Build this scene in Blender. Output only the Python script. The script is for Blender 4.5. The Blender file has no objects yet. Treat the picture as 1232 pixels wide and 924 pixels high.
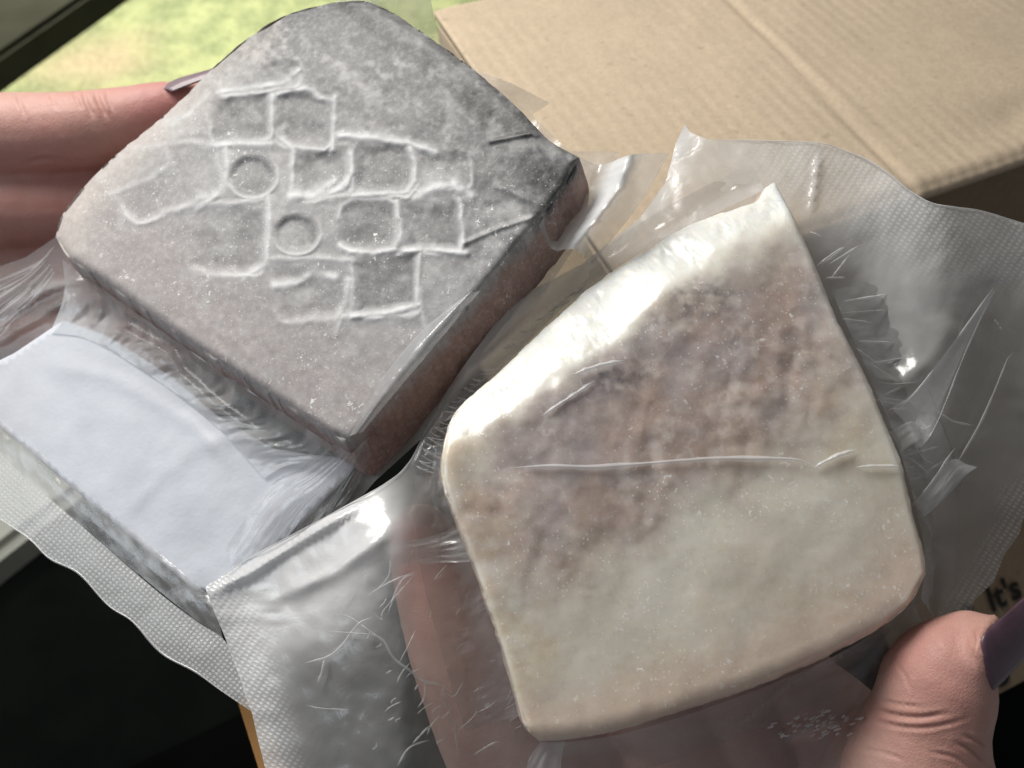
import bpy, bmesh, math, random
import numpy as np
from mathutils import Vector, Matrix, geometry
from math import radians as R

random.seed(7)
rng = np.random.default_rng(7)
S = bpy.context.scene
COL = S.collection

# ------------------------------------------------------------------ camera
PITCH = R(55)
CAM = np.array([0.0, 0.0, 1.35])
RT = np.array([1.0, 0, 0])
FW = np.array([0, math.cos(PITCH), -math.sin(PITCH)])
UP = np.array([0, math.sin(PITCH), math.cos(PITCH)])
LENS = 28.0
TAN = 18.0 / LENS
cd = bpy.data.cameras.new('camera')
cam = bpy.data.objects.new('camera', cd)
COL.objects.link(cam)
cd.lens = LENS
cd.sensor_width = 36
cd.clip_start = 0.01
cd.clip_end = 100
cam.location = CAM
cam.rotation_euler = (R(90) - PITCH, 0, 0)
cd.dof.use_dof = True
cd.dof.focus_distance = 0.262
cd.dof.aperture_fstop = 12.0
S.camera = cam

# ------------------------------------------------------------------ light
W = bpy.data.worlds.new('World')
S.world = W
W.use_nodes = True
W.node_tree.nodes['Background'].inputs[0].default_value = (0.90, 0.91, 0.94, 1)
W.node_tree.nodes['Background'].inputs[1].default_value = 0.17


def area(name, loc, target, size, size_y, power, color, spread=180):
    ld = bpy.data.lights.new(name, 'AREA')
    ld.shape = 'RECTANGLE'
    ld.size = size
    ld.size_y = size_y
    ld.energy = power
    ld.color = color
    ld.spread = R(spread)
    o = bpy.data.objects.new(name, ld)
    COL.objects.link(o)
    o.location = loc
    o.rotation_euler = (Vector(target) - Vector(loc)).to_track_quat('-Z', 'Y').to_euler()
    return o


area('window_light', (-0.46, 0.62, 1.76), (-0.04, 0.18, 1.15), 0.55, 0.42, 12.2, (1.0, 0.965, 0.91))
area('side_window_light', (-1.05, 0.02, 1.60), (-0.05, 0.15, 1.14), 0.5, 0.5, 2.0, (0.80, 0.90, 1.0))
area('lawn_light', (-1.2, 4.3, 3.4), (-0.9, 2.0, 0.0), 2.0, 1.6, 48, (1.0, 0.97, 0.88), 34)

vs = S.view_settings
vs.view_transform = 'Standard'
vs.look = 'None'
vs.exposure = 0
vs.gamma = 1
vs.use_curve_mapping = False
S.cycles.transparent_max_bounces = 24
S.cycles.max_bounces = 10
S.cycles.caustics_reflective = False
S.cycles.caustics_refractive = False
S.cycles.use_denoising = True


# ------------------------------------------------------------------ maths helpers
def ray(px, py):
    px = np.asarray(px, float)
    py = np.asarray(py, float)
    xr = (px - 616) / 616 * TAN
    yr = (462 - py) / 616 * TAN
    return xr[..., None] * RT + yr[..., None] * UP + FW


def at(px, py, d):
    """world point seen at that pixel of the photograph, d metres along the optical axis"""
    d = np.asarray(d, float)
    return CAM + ray(px, py) * d[..., None]


def cam2world(v):
    v = np.asarray(v, float)
    v = v / np.linalg.norm(v)
    return v[0] * RT + v[1] * UP - v[2] * FW


class Plane:
    def __init__(self, px, py, d, ncam=None, n=None):
        self.p = at(px, py, d)
        self.n = cam2world(ncam) if n is None else np.asarray(n, float)

    def hit(self, px, py, h=0.0):
        r = ray(px, py)
        t = ((self.p + self.n * 0 - CAM) @ self.n) / (r @ self.n)
        return CAM + r * t[..., None] + self.n * np.asarray(h)[..., None]

    def depth(self, px, py):
        r = ray(px, py)
        return ((self.p - CAM) @ self.n) / (r @ self.n)


def hash2(ix, iy, s):
    h = (ix.astype(np.int64) * 374761393 + iy.astype(np.int64) * 668265263 + s * 1274126177) & 0xFFFFFFFF
    h = ((h ^ (h >> 13)) * 1274126177) & 0xFFFFFFFF
    return ((h ^ (h >> 16)) & 0xFFFF) / 65535.0


def vnoise(x, y, s=0):
    x = np.asarray(x, float)
    y = np.asarray(y, float)
    ix = np.floor(x)
    iy = np.floor(y)
    fx = x - ix
    fy = y - iy
    fx = fx * fx * fx * (fx * (fx * 6 - 15) + 10)
    fy = fy * fy * fy * (fy * (fy * 6 - 15) + 10)
    a = hash2(ix, iy, s)
    b = hash2(ix + 1, iy, s)
    c = hash2(ix, iy + 1, s)
    d = hash2(ix + 1, iy + 1, s)
    return (a * (1 - fx) + b * fx) * (1 - fy) + (c * (1 - fx) + d * fx) * fy


def fbm(x, y, s=0, o=4):
    t = 0
    a = 0.5
    n = 0
    for k in range(o):
        t = t + a * vnoise(x, y, s + k * 17)
        n += a
        x = x * 2.03 + 3.1
        y = y * 2.03 + 1.7
        a *= 0.5
    return t / n - 0.5          # about -0.5 .. 0.5


def sstep(a, b, x):
    t = np.clip((x - a) / (b - a), 0, 1)
    return t * t * (3 - 2 * t)


def resample(pts, n, smooth=True):
    """points along a polyline (any dimension), Catmull-Rom smoothed, n evenly spaced"""
    p = np.asarray(pts, float)
    if smooth and len(p) > 2:
        q = []
        e = np.vstack([2 * p[0] - p[1], p, 2 * p[-1] - p[-2]])
        for i in range(len(p) - 1):
            a, b, c, d = e[i:i + 4]
            for t in np.linspace(0, 1, 12, endpoint=False):
                q.append(0.5 * (2 * b + (c - a) * t + (2 * a - 5 * b + 4 * c - d) * t * t + (3 * b - a - 3 * c + d) * t ** 3))
        q.append(p[-1])
        p = np.array(q)
    s = np.r_[0, np.cumsum(np.linalg.norm(np.diff(p[:, :2], axis=0), axis=1))]
    t = np.linspace(0, s[-1], n)
    return np.stack([np.interp(t, s, p[:, k]) for k in range(p.shape[1])], 1)


def segdist(x, y, pts):
    """distance to a polyline, and the position 0..1 along it"""
    best = np.full(x.shape, 1e9)
    pos = np.zeros(x.shape)
    pts = np.asarray(pts, float)
    m = len(pts) - 1
    for i in range(m):
        ax, ay = pts[i][:2]
        bx, by = pts[i + 1][:2]
        dx, dy = bx - ax, by - ay
        t = np.clip(((x - ax) * dx + (y - ay) * dy) / (dx * dx + dy * dy + 1e-9), 0, 1)
        d = np.hypot(x - ax - t * dx, y - ay - t * dy)
        k = d < best
        best = np.where(k, d, best)
        pos = np.where(k, (i + t) / m, pos)
    return best, pos


# ------------------------------------------------------------------ object helpers
def tag(o, label=None, cat=None, group=None, kind=None):
    for k, v in (('label', label), ('category', cat), ('group', group), ('kind', kind)):
        if v:
            o[k] = v
    return o


def empty(name, loc):
    o = bpy.data.objects.new(name, None)
    COL.objects.link(o)
    o.location = loc
    o.empty_display_size = 0.02
    return o


def mesh(name, verts, faces, mat, parent=None, smooth=True, attrs=None, uv=None):
    me = bpy.data.meshes.new(name)
    me.from_pydata(np.asarray(verts).tolist(), [], [list(map(int, f)) for f in faces])
    me.update()
    for k, v in (attrs or {}).items():
        v = np.asarray(v, np.float32)
        if v.ndim == 1:
            a = me.attributes.new(k, 'FLOAT', 'POINT')
            a.data.foreach_set('value', v)
        else:
            a = me.attributes.new(k, 'FLOAT_COLOR', 'POINT')
            c = np.ones((len(v), 4), np.float32)
            c[:, :v.shape[1]] = v
            a.data.foreach_set('color', c.ravel())
    if uv is not None:
        l = me.uv_layers.new(name='uv')
        idx = np.empty(len(me.loops), np.int32)
        me.loops.foreach_get('vertex_index', idx)
        l.data.foreach_set('uv', np.asarray(uv, np.float32)[idx].ravel())
    if smooth:
        me.shade_smooth()
    if mat:
        me.materials.append(mat)
    o = bpy.data.objects.new(name, me)
    COL.objects.link(o)
    if parent:
        o.parent = parent
        o.matrix_parent_inverse = Matrix.Translation(parent.location).inverted()
    return o


def grid_faces(n, m, off=0, wrap=False):
    """n rows by m columns, row-major"""
    f = []
    mm = m if wrap else m - 1
    for i in range(n - 1):
        for j in range(mm):
            k = (j + 1) % m
            f.append((off + i * m + j, off + i * m + k, off + (i + 1) * m + k, off + (i + 1) * m + j))
    return f


# ------------------------------------------------------------------ materials
def new_mat(name):
    m = bpy.data.materials.new(name)
    m.use_nodes = True
    nt = m.node_tree
    nt.nodes.clear()
    out = nt.nodes.new('ShaderNodeOutputMaterial')
    return m, nt, out


class NT:
    """small wrapper that makes node graphs short to write"""

    def __init__(self, name):
        self.m, self.t, self.out = new_mat(name)

    def n(self, kind, ins=None, **props):
        nd = self.t.nodes.new('ShaderNode' + kind)
        for k, v in props.items():
            setattr(nd, k, v)
        for k, v in (ins or {}).items():
            self.set(nd.inputs[k], v)
        return nd

    def set(self, sock, v):
        if isinstance(v, bpy.types.NodeSocket):
            self.t.links.new(v, sock)
        elif isinstance(v, bpy.types.Node):
            self.t.links.new(v.outputs[0], sock)
        else:
            if sock.type == 'RGBA' and len(v) == 3:
                v = (*v, 1)
            sock.default_value = v

    def math(self, op, a, b=0.0, c=None, clamp=False):
        nd = self.t.nodes.new('ShaderNodeMath')
        nd.operation = op
        nd.use_clamp = clamp
        self.set(nd.inputs[0], a)
        self.set(nd.inputs[1], b)
        if c is not None:
            self.set(nd.inputs[2], c)
        return nd.outputs[0]

    def mixc(self, f, a, b, mode='MIX'):
        nd = self.t.nodes.new('ShaderNodeMix')
        nd.data_type = 'RGBA'
        nd.blend_type = mode
        self.set(nd.inputs[0], f)
        self.set(nd.inputs[6], a)
        self.set(nd.inputs[7], b)
        return nd.outputs[2]

    def ramp(self, f, a, b):
        nd = self.t.nodes.new('ShaderNodeMapRange')
        nd.interpolation_type = 'SMOOTHSTEP'
        self.set(nd.inputs[0], f)
        nd.inputs[1].default_value = a
        nd.inputs[2].default_value = b
        return nd.outputs[0]

    def noise(self, scale, detail=4, rough=0.55, vec=None, dist=0.0):
        nd = self.n('TexNoise')
        nd.inputs['Scale'].default_value = scale
        nd.inputs['Detail'].default_value = detail
        nd.inputs['Roughness'].default_value = rough
        nd.inputs['Distortion'].default_value = dist
        if vec is not None:
            self.set(nd.inputs['Vector'], vec)
        return nd.outputs[0]

    def obj(self):
        return self.n('TexCoord').outputs['Object']

    def attr(self, name):
        return self.n('Attribute', attribute_name=name)

    def bump(self, h, dist, strength=1.0, normal=None):
        nd = self.n('Bump')
        nd.inputs['Strength'].default_value = strength
        nd.inputs['Distance'].default_value = dist
        self.set(nd.inputs['Height'], h)
        if normal is not None:
            self.set(nd.inputs['Normal'], normal)
        return nd.outputs[0]

    def done(self, shader):
        self.set(self.out.inputs[0], shader)
        return self.m

    def principled(self, **k):
        nd = self.n('BsdfPrincipled')
        for a, v in k.items():
            self.set(nd.inputs[a.replace('_', ' ')], v)
        return nd


def simple_mat(name, c, rough=0.6, var=0.15, scale=40, bump=0.0004, spec=0.3):
    g = NT(name)
    v = g.obj()
    nz = g.noise(scale, 5, vec=v)
    dark = tuple(x * (1 - var) for x in c)
    lite = tuple(min(1, x * (1 + var)) for x in c)
    col = g.mixc(g.ramp(nz, 0.3, 0.7), dark, lite)
    p = g.principled(Base_Color=col, Roughness=rough, Normal=g.bump(g.noise(scale * 8, 3, vec=v), bump, 0.6))
    p.inputs['Specular IOR Level'].default_value = spec
    return g.done(p)


def fish_mat(name, sss, rough, coat, grain, mott, spec=0.35):
    g = NT(name)
    v = g.obj()
    col = g.attr('col').outputs['Color']
    frost = g.attr('frost').outputs['Fac']
    fine = g.noise(1900, 3, 0.7, v)
    mid = g.noise(420, 5, 0.65, v)
    speck = g.n('TexVoronoi', {'Scale': 780.0, 'Vector': v})
    dots = g.math('SUBTRACT', 1.0, g.ramp(speck.outputs['Distance'], 0.10, 0.30))
    pick = g.ramp(g.n('SeparateColor', {0: speck.outputs['Color']}).outputs[0], 0.55, 0.75)
    dots = g.math('MULTIPLY', g.math('MULTIPLY', dots, pick), frost)
    c1 = g.mixc(g.math('MULTIPLY', g.ramp(mid, 0.42, 0.75), 0.35 * mott), col, (0.82, 0.82, 0.80), 'MIX')
    c1 = g.mixc(g.math('MULTIPLY', g.ramp(mid, 0.50, 0.22), 0.30 * mott), c1, (0.10, 0.095, 0.09))
    c2 = g.mixc(g.math('MULTIPLY', g.ramp(fine, 0.45, 0.8), 0.22 * mott), c1, (0.85, 0.86, 0.86))
    c3 = g.mixc(g.math('MULTIPLY', dots, 0.65), c2, (0.9, 0.9, 0.9))
    fl = g.noise(560, 2, 0.5, v, 0.6)
    fl = g.math('MULTIPLY', g.ramp(fl, 0.63, 0.70), g.math('MULTIPLY', g.ramp(g.noise(70, 3, 0.6, v), 0.48, 0.62), frost))
    c3 = g.mixc(g.math('MULTIPLY', fl, 0.9), c3, (0.86, 0.86, 0.84))
    dots = g.math('ADD', dots, fl)
    h = g.math('ADD', g.math('MULTIPLY', mid, 1.1), g.math('ADD', g.math('MULTIPLY', fine, 0.7), g.math('MULTIPLY', dots, 1.3)))
    nrm = g.bump(h, grain, 1.0)
    wr = g.bump(g.noise(110, 3, 0.5, v, 1.0), 0.0004, 0.6)
    p = g.principled(Base_Color=c3, Roughness=rough, Normal=nrm, Coat_Weight=coat, Coat_Roughness=0.26, Coat_Normal=wr)
    p.inputs['Subsurface Weight'].default_value = sss
    p.inputs['Subsurface Radius'].default_value = (1.0, 0.75, 0.5)
    p.inputs['Subsurface Scale'].default_value = 0.004 if sss < 0.3 else 0.007
    p.inputs['Specular IOR Level'].default_value = spec
    return g.done(p)


def film_mat(name, tint=(0.93, 0.94, 0.95), base=0.06, rough=0.21, emboss='dots', bump=0.00022):
    """clear bag film: see-through, glossy, a little milky; milkier where it is folded, embossed or painted with reflected sky (attributes)"""
    g = NT(name)
    v = g.obj()
    milk = g.attr('milk').outputs['Fac']
    emb = g.attr('emboss').outputs['Fac']
    uv = g.n('UVMap', uv_map='uv').outputs[0]
    vor = g.n('TexVoronoi', {'Scale': 1.0, 'Vector': uv, 'Randomness': 0.12})
    dot = g.math('MULTIPLY', g.math('SUBTRACT', 1.0, g.ramp(vor.outputs['Distance'], 0.18, 0.48)), emb)
    wr = g.noise(75, 4, 0.6, v, 1.5)
    fine = g.noise(330, 3, 0.6, v, 0.8)
    h = g.math('ADD', g.math('MULTIPLY', wr, 1.5), g.math('MULTIPLY', fine, 0.25))
    nrm = g.bump(h, bump, 0.75)
    nrm2 = g.bump(dot, 0.00022, 0.8, nrm)
    lw = g.n('LayerWeight', {'Blend': 0.5, 'Normal': nrm2}).outputs['Facing']
    f3 = g.math('POWER', lw, 3.0)
    op = g.math('ADD', g.math('ADD', milk, base), g.math('MULTIPLY', f3, 0.45))
    op = g.math('ADD', op, g.math('MULTIPLY', dot, 0.42))
    op = g.math('MULTIPLY', op, g.math('ADD', 0.8, g.math('MULTIPLY', g.noise(55, 4, 0.6, v), 0.4)), clamp=True)
    dif = g.n('BsdfDiffuse', {'Color': tint, 'Normal': nrm2})
    trl = g.n('BsdfTranslucent', {'Color': tint, 'Normal': nrm2})
    body = g.n('MixShader', {0: 0.40, 1: dif.outputs[0], 2: trl.outputs[0]})
    thin = g.n('BsdfTransparent', {'Color': (0.87, 0.875, 0.88)})
    mx = g.n('MixShader', {0: op, 1: thin.outputs[0], 2: body.outputs[0]})
    gl = g.n('BsdfGlossy', {'Color': (1, 1, 1), 'Roughness': rough, 'Normal': nrm2})
    fr = g.math('ADD', 0.06, g.math('MULTIPLY', g.math('POWER', lw, 5.0), 0.7), clamp=True)
    fin = g.n('MixShader', {0: fr, 1: mx.outputs[0], 2: gl.outputs[0]})
    return g.done(fin)


def skin_mat(name):
    g = NT(name)
    v = g.obj()
    n1 = g.noise(60, 4, 0.6, v)
    n2 = g.noise(900, 4, 0.6, v)
    red = g.attr('red').outputs['Fac']
    col = g.mixc(g.ramp(n1, 0.3, 0.7), (0.46, 0.275, 0.225), (0.53, 0.335, 0.28))
    col = g.mixc(g.math('MULTIPLY', g.ramp(g.noise(26, 4, 0.6, v), 0.40, 0.68), 0.4), col, (0.47, 0.20, 0.165))
    col = g.mixc(red, col, (0.46, 0.20, 0.18))
    cr = g.n('TexVoronoi', {'Scale': 900.0, 'Vector': v}, feature='DISTANCE_TO_EDGE')
    h = g.math('ADD', g.math('MULTIPLY', n2, 0.7), g.math('MULTIPLY', g.ramp(cr.outputs[0], 0.0, 0.2), 0.5))
    p = g.principled(Base_Color=col, Roughness=0.5, Normal=g.bump(g.math('ADD', h, g.math('MULTIPLY', g.noise(260, 4, 0.65, v, 0.6), 1.6)), 0.0001, 0.9))
    p.inputs['Subsurface Weight'].default_value = 0.25
    p.inputs['Subsurface Radius'].default_value = (1.0, 0.35, 0.2)
    p.inputs['Subsurface Scale'].default_value = 0.004
    p.inputs['Specular IOR Level'].default_value = 0.35
    return g.done(p)


def card_mat(name, c, axis):
    g = NT(name)
    v = g.obj()
    d = g.n('VectorMath', {0: v, 1: tuple(axis)}, operation='DOT_PRODUCT').outputs['Value']
    wob = g.math('ADD', d, g.math('MULTIPLY', g.noise(30, 2, 0.5, v), 0.002))
    flute = g.math('SINE', g.math('MULTIPLY', wob, 2 * math.pi / 0.0085))
    fl = g.math('MULTIPLY', flute, g.ramp(g.noise(9, 3, 0.5, v), 0.35, 0.7))
    n1 = g.noise(14, 5, 0.6, v)
    st = g.n('Mapping', {'Vector': v, 'Scale': (1, 1, 1)})
    fib = g.noise(420, 5, 0.7, v)
    col = g.mixc(g.ramp(n1, 0.3, 0.7), tuple(x * 0.9 for x in c), c)
    col = g.mixc(g.math('MULTIPLY', g.ramp(fib, 0.35, 0.75), 0.45), col, tuple(x * 0.55 for x in c))
    col = g.mixc(g.math('MULTIPLY', g.ramp(g.noise(150, 4, 0.7, v), 0.35, 0.7), 0.4), col, tuple(x * 0.72 for x in c))
    col = g.mixc(g.math('MULTIPLY', g.ramp(fl, 0.0, 0.9), 0.16), col, tuple(x * 0.75 for x in c))
    col = g.mixc(g.math('MULTIPLY', g.ramp(g.noise(170, 2, 0.4, v), 0.68, 0.78), 0.5), col, tuple(x * 0.5 for x in c))
    h = g.math('ADD', g.math('MULTIPLY', fl, 0.20), g.math('MULTIPLY', fib, 0.30))
    return g.done(g.principled(Base_Color=col, Roughness=0.85, Normal=g.bump(h, 0.0007, 0.9)))


def nail_mat(name):
    g = NT(name)
    v = g.obj()
    col = g.mixc(g.ramp(g.noise(200, 3, vec=v), 0.3, 0.7), (0.066, 0.034, 0.050), (0.085, 0.045, 0.066))
    p = g.principled(Base_Color=col, Roughness=0.36, Normal=g.bump(g.noise(300, 2, vec=v), 0.0001, 0.5))
    p.inputs['Coat Weight'].default_value = 0.2
    return g.done(p)


def lawn_mat():
    g = NT('lawn')
    v = g.obj()
    n1 = g.noise(1.6, 4, 0.6, v)
    n2 = g.noise(9, 5, 0.7, v)
    n3 = g.noise(60, 4, 0.7, v)
    col = g.mixc(g.ramp(n2, 0.35, 0.65), (0.15, 0.19, 0.075), (0.33, 0.36, 0.16))
    col = g.mixc(g.math('MULTIPLY', g.ramp(n3, 0.3, 0.75), 0.5), col, (0.40, 0.43, 0.24))
    soil = g.attr('soil').outputs['Fac']
    col = g.mixc(soil, col, g.mixc(g.ramp(n3, 0.3, 0.7), (0.36, 0.28, 0.17), (0.48, 0.38, 0.25)))
    return g.done(g.principled(Base_Color=col, Roughness=0.95, Normal=g.bump(n3, 0.03, 0.8)))


M_GREY = fish_mat('grey_frozen_flesh', 0.08, 0.55, 0.10, 0.00008, 0.42, 0.18)
M_PALE = fish_mat('pale_frozen_flesh', 0.8, 0.38, 0.7, 0.00005, 0.35)
M_FILM = film_mat('bag_film')
M_FILM_MILK = film_mat('bag_hem_film', base=0.22, rough=0.25)
M_SKIN = skin_mat('skin')
M_NAIL = nail_mat('nail_polish')
M_NAIL_LIT = simple_mat('nail_polish_lit', (0.20, 0.15, 0.17), 0.3, 0.1, 100, 0.0001)  # paler copy of the polish, with skylight on the nail put in
M_PAD = None

# ------------------------------------------------------------------ the place behind: lawn, floor, window frame
gp = Plane(90, 60, 1.0, n=(0, 0, 1))
gx, gy = np.meshgrid(np.linspace(-6, 6, 90), 0.2 + 11.8 * np.linspace(0, 1, 90) ** 1.5)
lawn_pts = np.stack([gx.ravel(), gy.ravel(), 0.02 * fbm(gx.ravel() * 3, gy.ravel() * 3, 5)], 1)
rr = ray(np.array(118.), np.array(72.))
c0 = CAM + rr * (-CAM[2] / rr[2])
soil = np.exp(-(((lawn_pts[:, 0] - c0[0]) / 0.11) ** 2 + ((lawn_pts[:, 1] - c0[1]) / 0.10) ** 2))
soil = np.clip(soil * 1.3 + 0.5 * fbm(gx.ravel() * 4, gy.ravel() * 4, 9) * (soil > .05), 0, 0.85)
lawn = mesh('lawn', lawn_pts, grid_faces(90, 90), lawn_mat(), attrs={'soil': soil})
tag(lawn, 'sunlit green lawn with a bare brown patch beyond the window', None, kind='structure')

# interior: dark floor panel, window sill and frame
def slab(name, pix, z, thick, mat, parent=None):
    """a horizontal slab whose top corners are seen at these pixels"""
    pl = Plane(0, 0, 1, n=(0, 0, 1))
    pl.p = np.array([0, 0, z])
    p = np.asarray(pix, float)
    top = pl.hit(p[:, 0], p[:, 1])
    low = top - np.array([0, 0, thick])
    bm = bmesh.new()
    a = [bm.verts.new(v) for v in top]
    b = [bm.verts.new(v) for v in low]
    bm.faces.new(a)
    bm.faces.new(b[::-1])
    k = len(a)
    for i in range(k):
        bm.faces.new((a[i], b[i], b[(i + 1) % k], a[(i + 1) % k]))
    bmesh.ops.recalc_face_normals(bm, faces=bm.faces[:])
    bmesh.ops.bevel(bm, geom=[e for e in bm.edges], offset=thick * 0.15, segments=2, affect='EDGES')
    me = bpy.data.meshes.new(name)
    bm.to_mesh(me)
    bm.free()
    me.materials.append(mat)
    o = bpy.data.objects.new(name, me)
    COL.objects.link(o)
    if parent:
        o.parent = parent
        o.matrix_parent_inverse = Matrix.Translation(parent.location).inverted()
    return o


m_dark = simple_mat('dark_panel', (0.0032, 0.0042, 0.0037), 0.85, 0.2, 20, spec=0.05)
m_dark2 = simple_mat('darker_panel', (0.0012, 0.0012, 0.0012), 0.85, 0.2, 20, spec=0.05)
m_sill = simple_mat('sill_paint', (0.42, 0.43, 0.38), 0.5, 0.08, 15)
m_frame = simple_mat('frame_paint', (0.05, 0.05, 0.034), 0.8, 0.1, 15, spec=0.05)
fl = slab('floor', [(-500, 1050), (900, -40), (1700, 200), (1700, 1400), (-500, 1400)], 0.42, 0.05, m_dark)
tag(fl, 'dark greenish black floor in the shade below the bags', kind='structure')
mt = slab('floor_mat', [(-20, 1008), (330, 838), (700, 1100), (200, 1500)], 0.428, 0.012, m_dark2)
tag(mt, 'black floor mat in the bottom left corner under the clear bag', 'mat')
si = slab('window_sill', [(-520, 1066), (-520, 870), (700, -35), (780, 60)], 0.47, 0.09, m_sill)
tag(si, 'pale grey sill strip showing at the left edge beneath the dotted hem', 'sill')
fr = slab('window_frame', [(-190, 195), (-300, 80), (40, -160), (190, -66)], 0.55, 0.06, m_frame)
tag(fr, 'dark olive window frame bar crossing the top left corner', 'window frame')


# ------------------------------------------------------------------ cardboard box
class HitPlane(Plane):
    pass


def hit_off(pl, px, py, h):
    """the point seen at a pixel on the plane raised by h along its normal"""
    r = ray(px, py)
    h = np.asarray(h, float)
    t = ((pl.p - CAM) @ pl.n + h) / (r @ pl.n)
    return CAM + r * t[..., None]


box_top = Plane(1100, 230, 0.40, n=(0, 0, 1))
eA = box_top.hit(np.array(1098.), np.array(234.))
eB = box_top.hit(np.array(1232.), np.array(188.))
ex = (eB - eA) / np.linalg.norm(eB - eA)          # along the front edge
ey = np.array([-ex[1], ex[0], 0])                 # away from the camera
far = box_top.hit(np.array(522.), np.array(14.))
x0 = (far - eA) @ ex
y1 = (far - eA) @ ey
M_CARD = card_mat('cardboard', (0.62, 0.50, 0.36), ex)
M_CARD_SHADE = card_mat('cardboard_shaded', (0.26, 0.19, 0.12), ex)  # darker copy of the cardboard, the front's shade put into its colour
box = empty('cardboard_box', eA - np.array([0, 0, 0.2]))
tag(box, 'large brown cardboard box with a scored lid behind the two fish packs', 'box')
cr1 = (box_top.hit(np.array(905.), np.array(15.)) - eA) @ ex
cr2 = (box_top.hit(np.array(1085.), np.array(214.)) - eA) @ ex
cr = (cr1 + cr2) / 2
print('box', x0, y1, 'crease', cr1, cr2)
BW = 0.34
nx, ny = 240, 120
us = np.linspace(x0, BW, nx)
vsn = np.linspace(0, y1, ny)
U_, V_ = np.meshgrid(us, vsn)
crl = cr2 + (cr1 - cr2) * V_ / y1
dz = -0.0013 * np.exp(-((U_ - crl) / 0.003) ** 2) + 0.0004 * np.exp(-((U_ - crl - 0.006) / 0.004) ** 2)
dz += 0.0035 * fbm(U_ * 9, V_ * 9, 3) + 0.0010 * fbm(U_ * 40, V_ * 8, 4)
dz -= 0.004 * (1 - sstep(0, 0.010, V_)) ** 2
dz -= 0.004 * np.exp(-(((U_ - 0.10) / 0.02) ** 2 + ((V_ - 0.03) / 0.012) ** 2))
TOP = eA + U_[..., None] * ex + V_[..., None] * ey + dz[..., None] * np.array([0, 0, 1])
n_ = nx * ny
low = TOP - np.array([0, 0, 0.004])
vts = np.vstack([TOP.reshape(-1, 3), low.reshape(-1, 3)])
f = grid_faces(ny, nx) + [q[::-1] for q in grid_faces(ny, nx, n_)]
ring = list(range(nx)) + [i * nx + nx - 1 for i in range(1, ny)] + [(ny - 1) * nx + j for j in range(nx - 2, -1, -1)] + [i * nx for i in range(ny - 2, 0, -1)]
f += [(ring[i], ring[i] + n_, ring[(i + 1) % len(ring)] + n_, ring[(i + 1) % len(ring)]) for i in range(len(ring))]
mesh('lid', vts, f, M_CARD, box)


def panel(name, o, a, b, t, mat, parent, bend=0.0):
    """slab from corner o along a and b, thickness vector t, slightly uneven"""
    o, a, b, t = (np.asarray(v, float) for v in (o, a, b, t))
    k = 24
    g1, g2 = np.meshgrid(np.linspace(0, 1, k), np.linspace(0, 1, k))
    w = fbm(g1 * 4, g2 * 4, int(abs(o[0]) * 1000) % 50) * bend
    tt = t / np.linalg.norm(t)
    p = o + g1[..., None] * a + g2[..., None] * b + w[..., None] * tt
    P = np.vstack([p.reshape(-1, 3), (p + t).reshape(-1, 3)])
    f = grid_faces(k, k) + [q[::-1] for q in grid_faces(k, k, k * k)]
    rg = list(range(k)) + [i * k + k - 1 for i in range(1, k)] + [(k - 1) * k + j for j in range(k - 2, -1, -1)] + [i * k for i in range(k - 2, 0, -1)]
    f += [(rg[i], rg[i] + k * k, rg[(i + 1) % len(rg)] + k * k, rg[(i + 1) % len(rg)]) for i in range(len(rg))]
    return mesh(name, P, f, mat, parent, smooth=False)


BH = 0.30
zd = np.array([0, 0, -1.0])
panel('front_panel', eA + x0 * ex + zd * 0.012 + ey * 0.006, (BW - x0) * ex, zd * BH, ey * 0.004, M_CARD_SHADE, box, 0.002)
panel('side_panel', eA + x0 * ex + zd * 0.006 + ey * 0.012, (y1 - 0.02) * ey, zd * BH, ex * 0.004, M_CARD, box, 0.002)
panel('back_panel', eA + x0 * ex + zd * 0.008 + ey * (y1 - 0.006), (BW - x0) * ex, zd * BH, -ey * 0.004, M_CARD, box, 0.002)
# front flap folded out towards the viewer, with printing on it
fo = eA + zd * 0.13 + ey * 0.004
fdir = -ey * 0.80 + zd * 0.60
flap = panel('front_flap', fo - 0.02 * ex, (BW + 0.02) * ex, fdir * 0.26, np.cross(ex, fdir) * -0.004, M_CARD_SHADE, box, 0.002)
fn = np.cross(fdir, ex)
fn = fn / np.linalg.norm(fn)
if fn @ (CAM - fo) < 0:
    fn = -fn
flp = Plane(0, 0, 1, n=fn)
flp.p = fo + fn * 0.0056
m_ink = simple_mat('printing_ink', (0.012, 0.011, 0.010), 0.8, 0.1, 50)


def text(s, p0, p1, hpx):
    a = flp.hit(np.array(float(p0[0])), np.array(float(p0[1])))
    b = flp.hit(np.array(float(p1[0])), np.array(float(p1[1])))
    x = b - a
    x /= np.linalg.norm(x)
    y = np.cross(fn, x)
    cu = bpy.data.curves.new('printed_text', 'FONT')
    cu.body = s
    cu.size = hpx * TAN / 616 * flp.depth(np.array(float(p0[0])), np.array(float(p0[1])))
    cu.offset = cu.size * 0.025
    cu.extrude = 0.0001
    cu.materials.append(m_ink)
    tmp = bpy.data.objects.new('tmp_text', cu)
    COL.objects.link(tmp)
    bpy.context.view_layer.update()
    me = bpy.data.meshes.new_from_object(tmp.evaluated_get(bpy.context.evaluated_depsgraph_get()))
    bpy.data.objects.remove(tmp)
    o = bpy.data.objects.new('printed_text', me)
    COL.objects.link(o)
    mw = Matrix(((x[0], y[0], fn[0], a[0]), (x[1], y[1], fn[1], a[1]), (x[2], y[2], fn[2], a[2]), (0, 0, 0, 1)))
    o.parent = box
    o.matrix_parent_inverse = Matrix.Translation(box.location).inverted()
    o.matrix_basis = mw
    return o


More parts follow.
